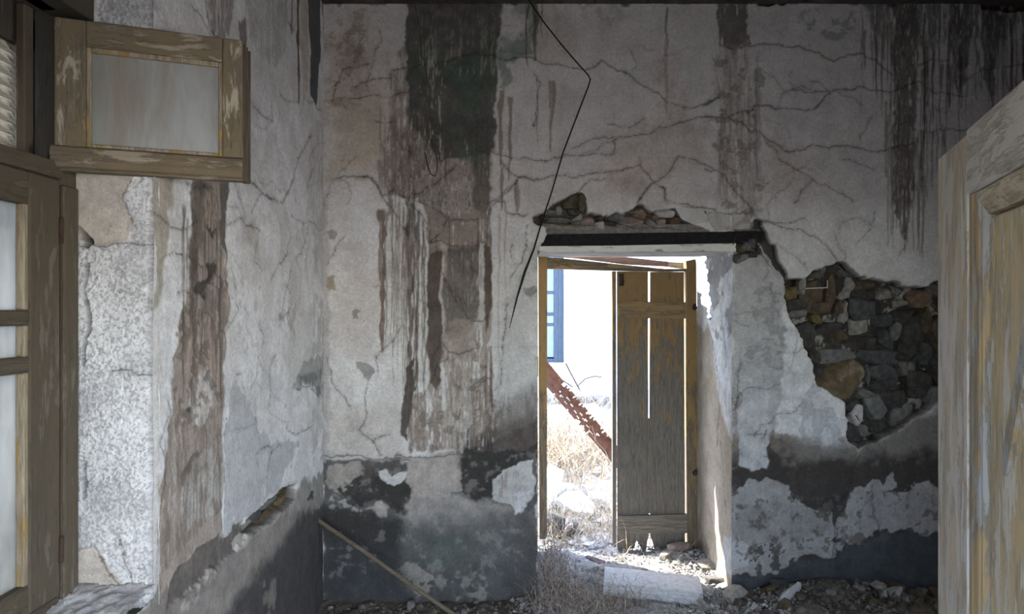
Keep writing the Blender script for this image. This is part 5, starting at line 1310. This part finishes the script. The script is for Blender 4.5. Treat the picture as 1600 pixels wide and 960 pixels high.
lying('rubble_stone', 'stone', 'flat oblong block on the dark floor left of the pole', 585, 3.98, (.12, .07, .05), 'stone_grey', 609, (0, 0, .1), sharp=.9, n=12)
lying('rubble_stone', 'stone', 'small grey stone on the dark floor right of the pole', 725, 4.02, (.04, .04, .045), 'stone_grey', 610, (.3, .1, .1))
lying('roof_shard', 'shard', 'long dark purple shard leaning on the back edge of the slab', 985, 4.50, (.26, .09, .025), 'slate', 611, (.35, -.18, .45), n=12, sharp=.8)
lying('roof_shard', 'shard', 'dark slate shard lying left of the long shard behind the slab', 955, 4.54, (.14, .10, .025), 'slate', 612, (.25, .15, .2), n=12, sharp=.8)
lying('roof_shard', 'shard', 'dark flat shard on the snowy-white ground in the left half of the doorway', 928, 4.75, (.15, .10, .03), 'slate', 613, (.1, .1, -.3), n=12, sharp=.8)
lying('rubble_stone', 'stone', 'tan stone under the foot of the plank door', 1065, 4.86, (.20, .12, .07), 'stone_pink', 614, (0, .1, .2))
lying('rubble_stone', 'stone', 'flat stone tucked in the foot of the right reveal', 1108, 4.60, (.16, .14, .05), 'stone_light', 615, (0, .15, .3))
lying('rubble_stone', 'stone', 'small stone before the tan stone under the plank door', 1040, 4.74, (.12, .09, .05), 'stone_light', 616, (0, .1, .9))
lying('rubble_stone', 'stone', 'dark stone against the bottom of the right reveal, near the streak of sun', 1118, 4.38, (.13, .10, .05), 'stone_grey', 617, (0, .1, .5))
lying('hollow_block', 'block', 'dark hollow block tipped on its side left in the doorway', 868, 5.32, (.17, .20, .17), 'stone_dark', 618, (.2, .5, .4), n=14, sharp=.9)
lying('rubble_stone', 'stone', 'thin upright slab beside the tipped dark block', 893, 5.30, (.05, .10, .15), 'stone_grey', 619, (.1, .3, .2), n=12, sharp=.9)
lying('rubble_stone', 'stone', 'tall white stone standing by the left jamb outside', 861, 5.95, (.16, .18, .36), 'concrete', 620, (.1, .1, .2), n=16, sharp=.8)
lying('rubble_stone', 'stone', 'big flat white block outside behind the tipped block', 905, 5.85, (.42, .40, .16), 'concrete', 621, (.15, .1, .2), n=16, sharp=.8)
lying('rubble_stone', 'stone', 'pale rounded stone above the flat white block outside', 886, 6.20, (.20, .16, .14), 'stone_pale', 622, (.1, .1, .6))
lying('rubble_stone', 'stone', 'white stone half hidden in brush beside the door leaf edge', 935, 6.1, (.20, .16, .13), 'concrete', 623, (.1, .1, .1))
# the brown heap along the wall right of the doorway
rn = random.Random(77)
heap = 0
for i in range(44):
    x = rn.uniform(1.36, 2.5); y = rn.uniform(3.84, 4.14)
    s = rn.uniform(.03, .085)
    o = rock('heap_stone', (x, y, floor_z(x, y) + s * .18), (s * rn.uniform(.8, 1.6), s, s * rn.uniform(.5, .9)), 700 + i, M[rn.choice(['stone_brown', 'stone_grey', 'stone_tan', 'stone_light', 'stone_dark', 'stone_brown'])], rot=(rn.uniform(-.4, .4), rn.uniform(-.4, .4), rn.uniform(0, 3)), n=13, sharp=.5)
    tag(o, 'one of the small broken stones of the brown rubble heap right of the doorway', 'stone', 'stones of the rubble heap')
for i in range(26):
    x = rn.uniform(-1.05, .12); y = rn.uniform(3.86, 4.12)
    s = rn.uniform(.02, .05)
    o = rock('dado_stone', (x, y, floor_z(x, y) + s * .2), (s * rn.uniform(.8, 1.6), s, s * rn.uniform(.5, .9)), 800 + i, M[rn.choice(['stone_dark', 'stone_grey', 'stone_dark', 'stone_brown'])], rot=(rn.uniform(-.4, .4), rn.uniform(-.4, .4), rn.uniform(0, 3)), n=12, sharp=.5)
    tag(o, 'one of the small dark stones along the foot of the wall left of the doorway', 'stone', 'stones along the left wall foot')

# gravel: uncountable chips
def scatter_rocks(name, n, fx, smin, smax, mat, seed, label):
    rn = random.Random(seed)
    V, Fc = [], []
    for i in range(n):
        x, y = fx(rn)
        s = rn.uniform(smin, smax) * (1 if rn.random() < .8 else 1.7)
        z = floor_z(x, y) + s * .15
        b = len(V)
        a0 = rn.uniform(0, 6.28)
        for j in range(4):
            a = a0 + j * 1.571 + rn.uniform(-.4, .4)
            V.append((x + math.cos(a) * s * rn.uniform(.4, .8), y + math.sin(a) * s * rn.uniform(.4, .8), z + rn.uniform(-.1, .3) * s))
        V.append((x + rn.uniform(-.2, .2) * s, y + rn.uniform(-.2, .2) * s, z + s * rn.uniform(.35, .75)))
        V.append((x, y, z - s * .4))
        for j in range(4):
            Fc.append((b + j, b + (j + 1) % 4, b + 4)); Fc.append((b + (j + 1) % 4, b + j, b + 5))
    o = mesh_obj(name, V, Fc, mat)
    tag(o, label, 'gravel', kind='stuff')
    return o
def dist_in(rn):
    while True:
        x = rn.uniform(.0, 1.6); y = rn.uniform(3.6, 5.0)
        if y > D - .02 and not (DX0 + .01 < x < DX1 - .01): continue
        return x, y
scatter_rocks('gravel', 5200, dist_in, .006, .020, M['grit'], 41, 'grey crumbled mortar and gravel on the floor of the doorway')
scatter_rocks('dirt_crumbs', 2600, lambda r: (r.uniform(1.2, 3.1), r.uniform(3.3, 4.15)), .008, .03, M['earth'], 42, 'brown crumbs of earth and plaster over the rubble heap on the right')
scatter_rocks('dirt_crumbs', 1500, lambda r: (r.uniform(-1.08, .3), r.uniform(3.3, 4.16)), .006, .022, M['earth'], 43, 'dark crumbs of earth along the foot of the left part of the wall')
scatter_rocks('yard_gravel', 2500, lambda r: (r.uniform(-.6, 2.4), r.uniform(5.05, 7.5)), .012, .05, M['grit'], 44, 'pale gravel and crumbs on the yard ground outside')

# ================================================================== weeds
def weeds(name, n, fx, hmin, hmax, lean, wid, mat, seed, label, curl=1.0, cat='weeds'):
    rn = random.Random(seed)
    V, Fc = [], []
    for i in range(n):
        x, y = fx(rn)
        h = rn.uniform(hmin, hmax)
        a = rn.uniform(0, 6.283); l = rn.uniform(0, lean)
        d = Vector((math.cos(a) * l, math.sin(a) * l, 1)).normalized()
        p = Vector((x, y, floor_z(x, y) - .01))
        ns = 6
        sd = Vector((math.sin(a + rn.uniform(-1, 1)), math.cos(a), 0)).normalized()
        b = len(V)
        for s in range(ns + 1):
            t = s / ns
            w = wid * (1 - t * .75) * rn.uniform(.7, 1.2)
            V.append(tuple(p - sd * w)); V.append(tuple(p + sd * w))
            p = p + d * (h / ns)
            d = (d + Vector((rn.uniform(-1, 1), rn.uniform(-1, 1), rn.uniform(-1.0, .35))) * .34 * curl).normalized()
        for s in range(ns):
            Fc.append((b + 2 * s, b + 2 * s + 1, b + 2 * s + 3, b + 2 * s + 2))
    o = mesh_obj(name, V, Fc, mat)
    tag(o, label, cat, kind='stuff')
    return o
def gauss_area(lst):
    def f(rn):
        x, y, sx, sy = rn.choice(lst)
        for _ in range(50):
            u, v = rn.gauss(x, sx), rn.gauss(y, sy)
            if 4.16 < v < 5.02 and not (DX0 + .03 < u < DX1 - .05): continue
            if u < -.45: continue
            if v < 3.2 or (v < 4.2 and u < -.9): continue
            return u, v
        return x, y
    return f
weeds('doorway_weeds', 850, gauss_area([(.22, 4.35, .05, .22), (.28, 4.2, .10, .15), (.38, 4.05, .16, .10), (.26, 4.7, .08, .2), (.50, 4.02, .14, .06)]), .08, .30, .8, .0032, M['weed_grey'], 51, 'curled dry grey weeds in the left of the doorway', 1.9)
weeds('low_weeds', 420, gauss_area([(.50, 3.98, .25, .07), (.85, 3.93, .25, .04), (.3, 3.95, .2, .1)]), .04, .12, 1.2, .0030, M['weed_grey'], 52, 'low frosty looking weeds on the floor before the slab', 1.6)
weeds('yard_weeds', 1700, gauss_area([(.5, 6.0, .25, .4), (.75, 5.6, .2, .35), (.4, 5.4, .2, .2), (.9, 6.2, .3, .5)]), .10, .34, .9, .0030, M['weed'], 53, 'tangled tan dry weeds outside the doorway', 1.3)
weeds('dry_brush', 1300, gauss_area([(.5, 7.3, .35, .35), (.8, 7.6, .35, .4), (.25, 7.0, .3, .3)]), .25, .75, 1.0, .0055, M['weed'], 54, 'pale dry brush standing below the rusty strip in the yard', 1.3, 'brush')
weeds('twig_heap', 700, lambda r: (r.gauss(.85, .28), r.gauss(9.3, .12)), .15, .35, 3.5, .006, M['weed_grey'], 55, 'low grey heap of twigs at the foot of the white house wall', 1.2, 'brush')
tw = empty('dead_branch', (.88, 9.25, floor_z(.88, 9.25)))
tag(tw, 'thin dead branch rising from the twig heap before the white house wall', 'branch')
def rel(px, py, Y=9.25):
    q = at3(px, py, Y); return (q[0] - tw.location.x, q[1] - tw.location.y, q[2] - tw.location.z)
tube('stem', [rel(907, 612), rel(899, 597), rel(890, 580), rel(884, 568)], .010, M['wire'], tw)
tube('twig', [rel(895, 605), rel(875, 592), rel(852, 580)], .008, M['wire'], tw)
tube('twig', [rel(903, 603), rel(915, 592), rel(930, 588), rel(940, 590)], .008, M['wire'], tw)

# ================================================================== rusty perforated strip leaning in the yard
bm = bmesh.new()
A = Vector(at3(838, 566, 6.7)); E = Vector(at3(1010, 770, 6.5))
ax = (E - A); Ln = ax.length; ax.normalize()
nrm = Vector((.15, -1, .1)); nrm = (nrm - ax * nrm.dot(ax)).normalized()
sidev = ax.cross(nrm).normalized()
nl, nw = 90, 12
rn = random.Random(4)
grid = {}
for i in range(nl + 1):
    t = i / nl
    wd = .20 - .05 * t
    for j in range(nw + 1):
        s = (j / nw - .5) * wd
        p = A + ax * (t * Ln) + sidev * s + nrm * (.02 * math.cos(j / nw * 6.28))
        grid[i, j] = bm.verts.new(p)
for i in range(nl):
    t = i / nl
    e0 = 3.0 * (rn.random() ** 2) * (1 if .18 < t < .62 else .25)
    e1 = 2.4 * (rn.random() ** 2) * (1 if .18 < t < .62 else .2)
    for j in range(nw):
        if j < e0 or j > nw - 1 - e1: continue
        if .22 < t < .58 and 4 < j < 9 and math.sin(i * .9) * math.sin(j * 1.7 + i * .35) > .45: continue
        bm.faces.new((grid[i, j], grid[i + 1, j], grid[i + 1, j + 1], grid[i, j + 1]))
bmesh.ops.delete(bm, geom=[v for v in bm.verts if not v.link_faces], context='VERTS')
bmesh.ops.solidify(bm, geom=bm.faces[:], thickness=.008)
rs = bm_obj('rusty_strip', bm, M['rust'])
tag(rs, 'rust eaten brown steel strip leaning diagonally outside the doorway', 'scrap metal')

# ================================================================== white house across the yard
HY = 10.0
hs = empty('house', (0, HY, 0))
tag(hs, 'whitewashed house with a blue grey window across the yard', 'house')
wx0, wx1, wz0, wz1 = -.25, .74, .93, 2.75
bm = bmesh.new()
for (a, b, c, d) in ((-5, wx0, -.3, 4.2), (wx1, 7, -.3, 4.2), (wx0, wx1, -.3, wz0), (wx0, wx1, wz1, 4.2)):
    b2 = box_bm(a, b, 0, .4, c, d, 0)
    tmp = bpy.data.meshes.new('t'); b2.to_mesh(tmp); b2.free(); bm.from_mesh(tmp); bpy.data.meshes.remove(tmp)
bm_obj('wall', bm, M['facade'], hs)
hw_ = bm_obj('window', box_bm(wx1 - .075, wx1, .06, .14, wz0, wz1, .004), M['blue_frame'], hs)
def hb(n, x0, x1, z0, z1_, mat, y0=.06, y1=.13): return bm_obj(n, box_bm(x0, x1, y0, y1, z0, z1_, .003), mat, hw_)
hb('jamb', wx0, wx0 + .07, wz0, wz1, M['blue_frame'])
hb('rail', wx0 + .07, wx1 - .075, wz0, wz0 + .05, M['blue_frame'])
hb('rail', wx0 + .07, wx1 - .075, wz1 - .07, wz1, M['blue_frame'])
hb('stile', wx1 - .14, wx1 - .072, wz0 + .05, wz1 - .07, M['blue_frame'], .07, .12)
hb('stile', .20, .29, wz0 + .05, wz1 - .07, M['blue_frame'], .07, .12)
zb_ = [wz0 + .05, 1.47, 1.62, 1.93, 2.35, wz1 - .07]
for z in zb_[1:-1]:
    hb('glazing_bar', .29, wx1 - .14, z - .02, z + .02, M['blue_frame'], .075, .115)
for a, b in zip(zb_[:-1], zb_[1:]):
    hb('pane', .29, wx1 - .14, a + .02, b - .02, M['far_glass'], .09, .10)
hb('pane', wx0 + .07, .20, wz0 + .05, wz1 - .07, M['far_glass'], .09, .10)
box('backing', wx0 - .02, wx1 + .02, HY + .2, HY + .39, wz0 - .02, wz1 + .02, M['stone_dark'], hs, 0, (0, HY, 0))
bm_obj('window_sill', box_bm(wx0 - .05, wx1 + .03, -.04, .10, wz0 - .05, wz0, .004), M['facade'], hs)
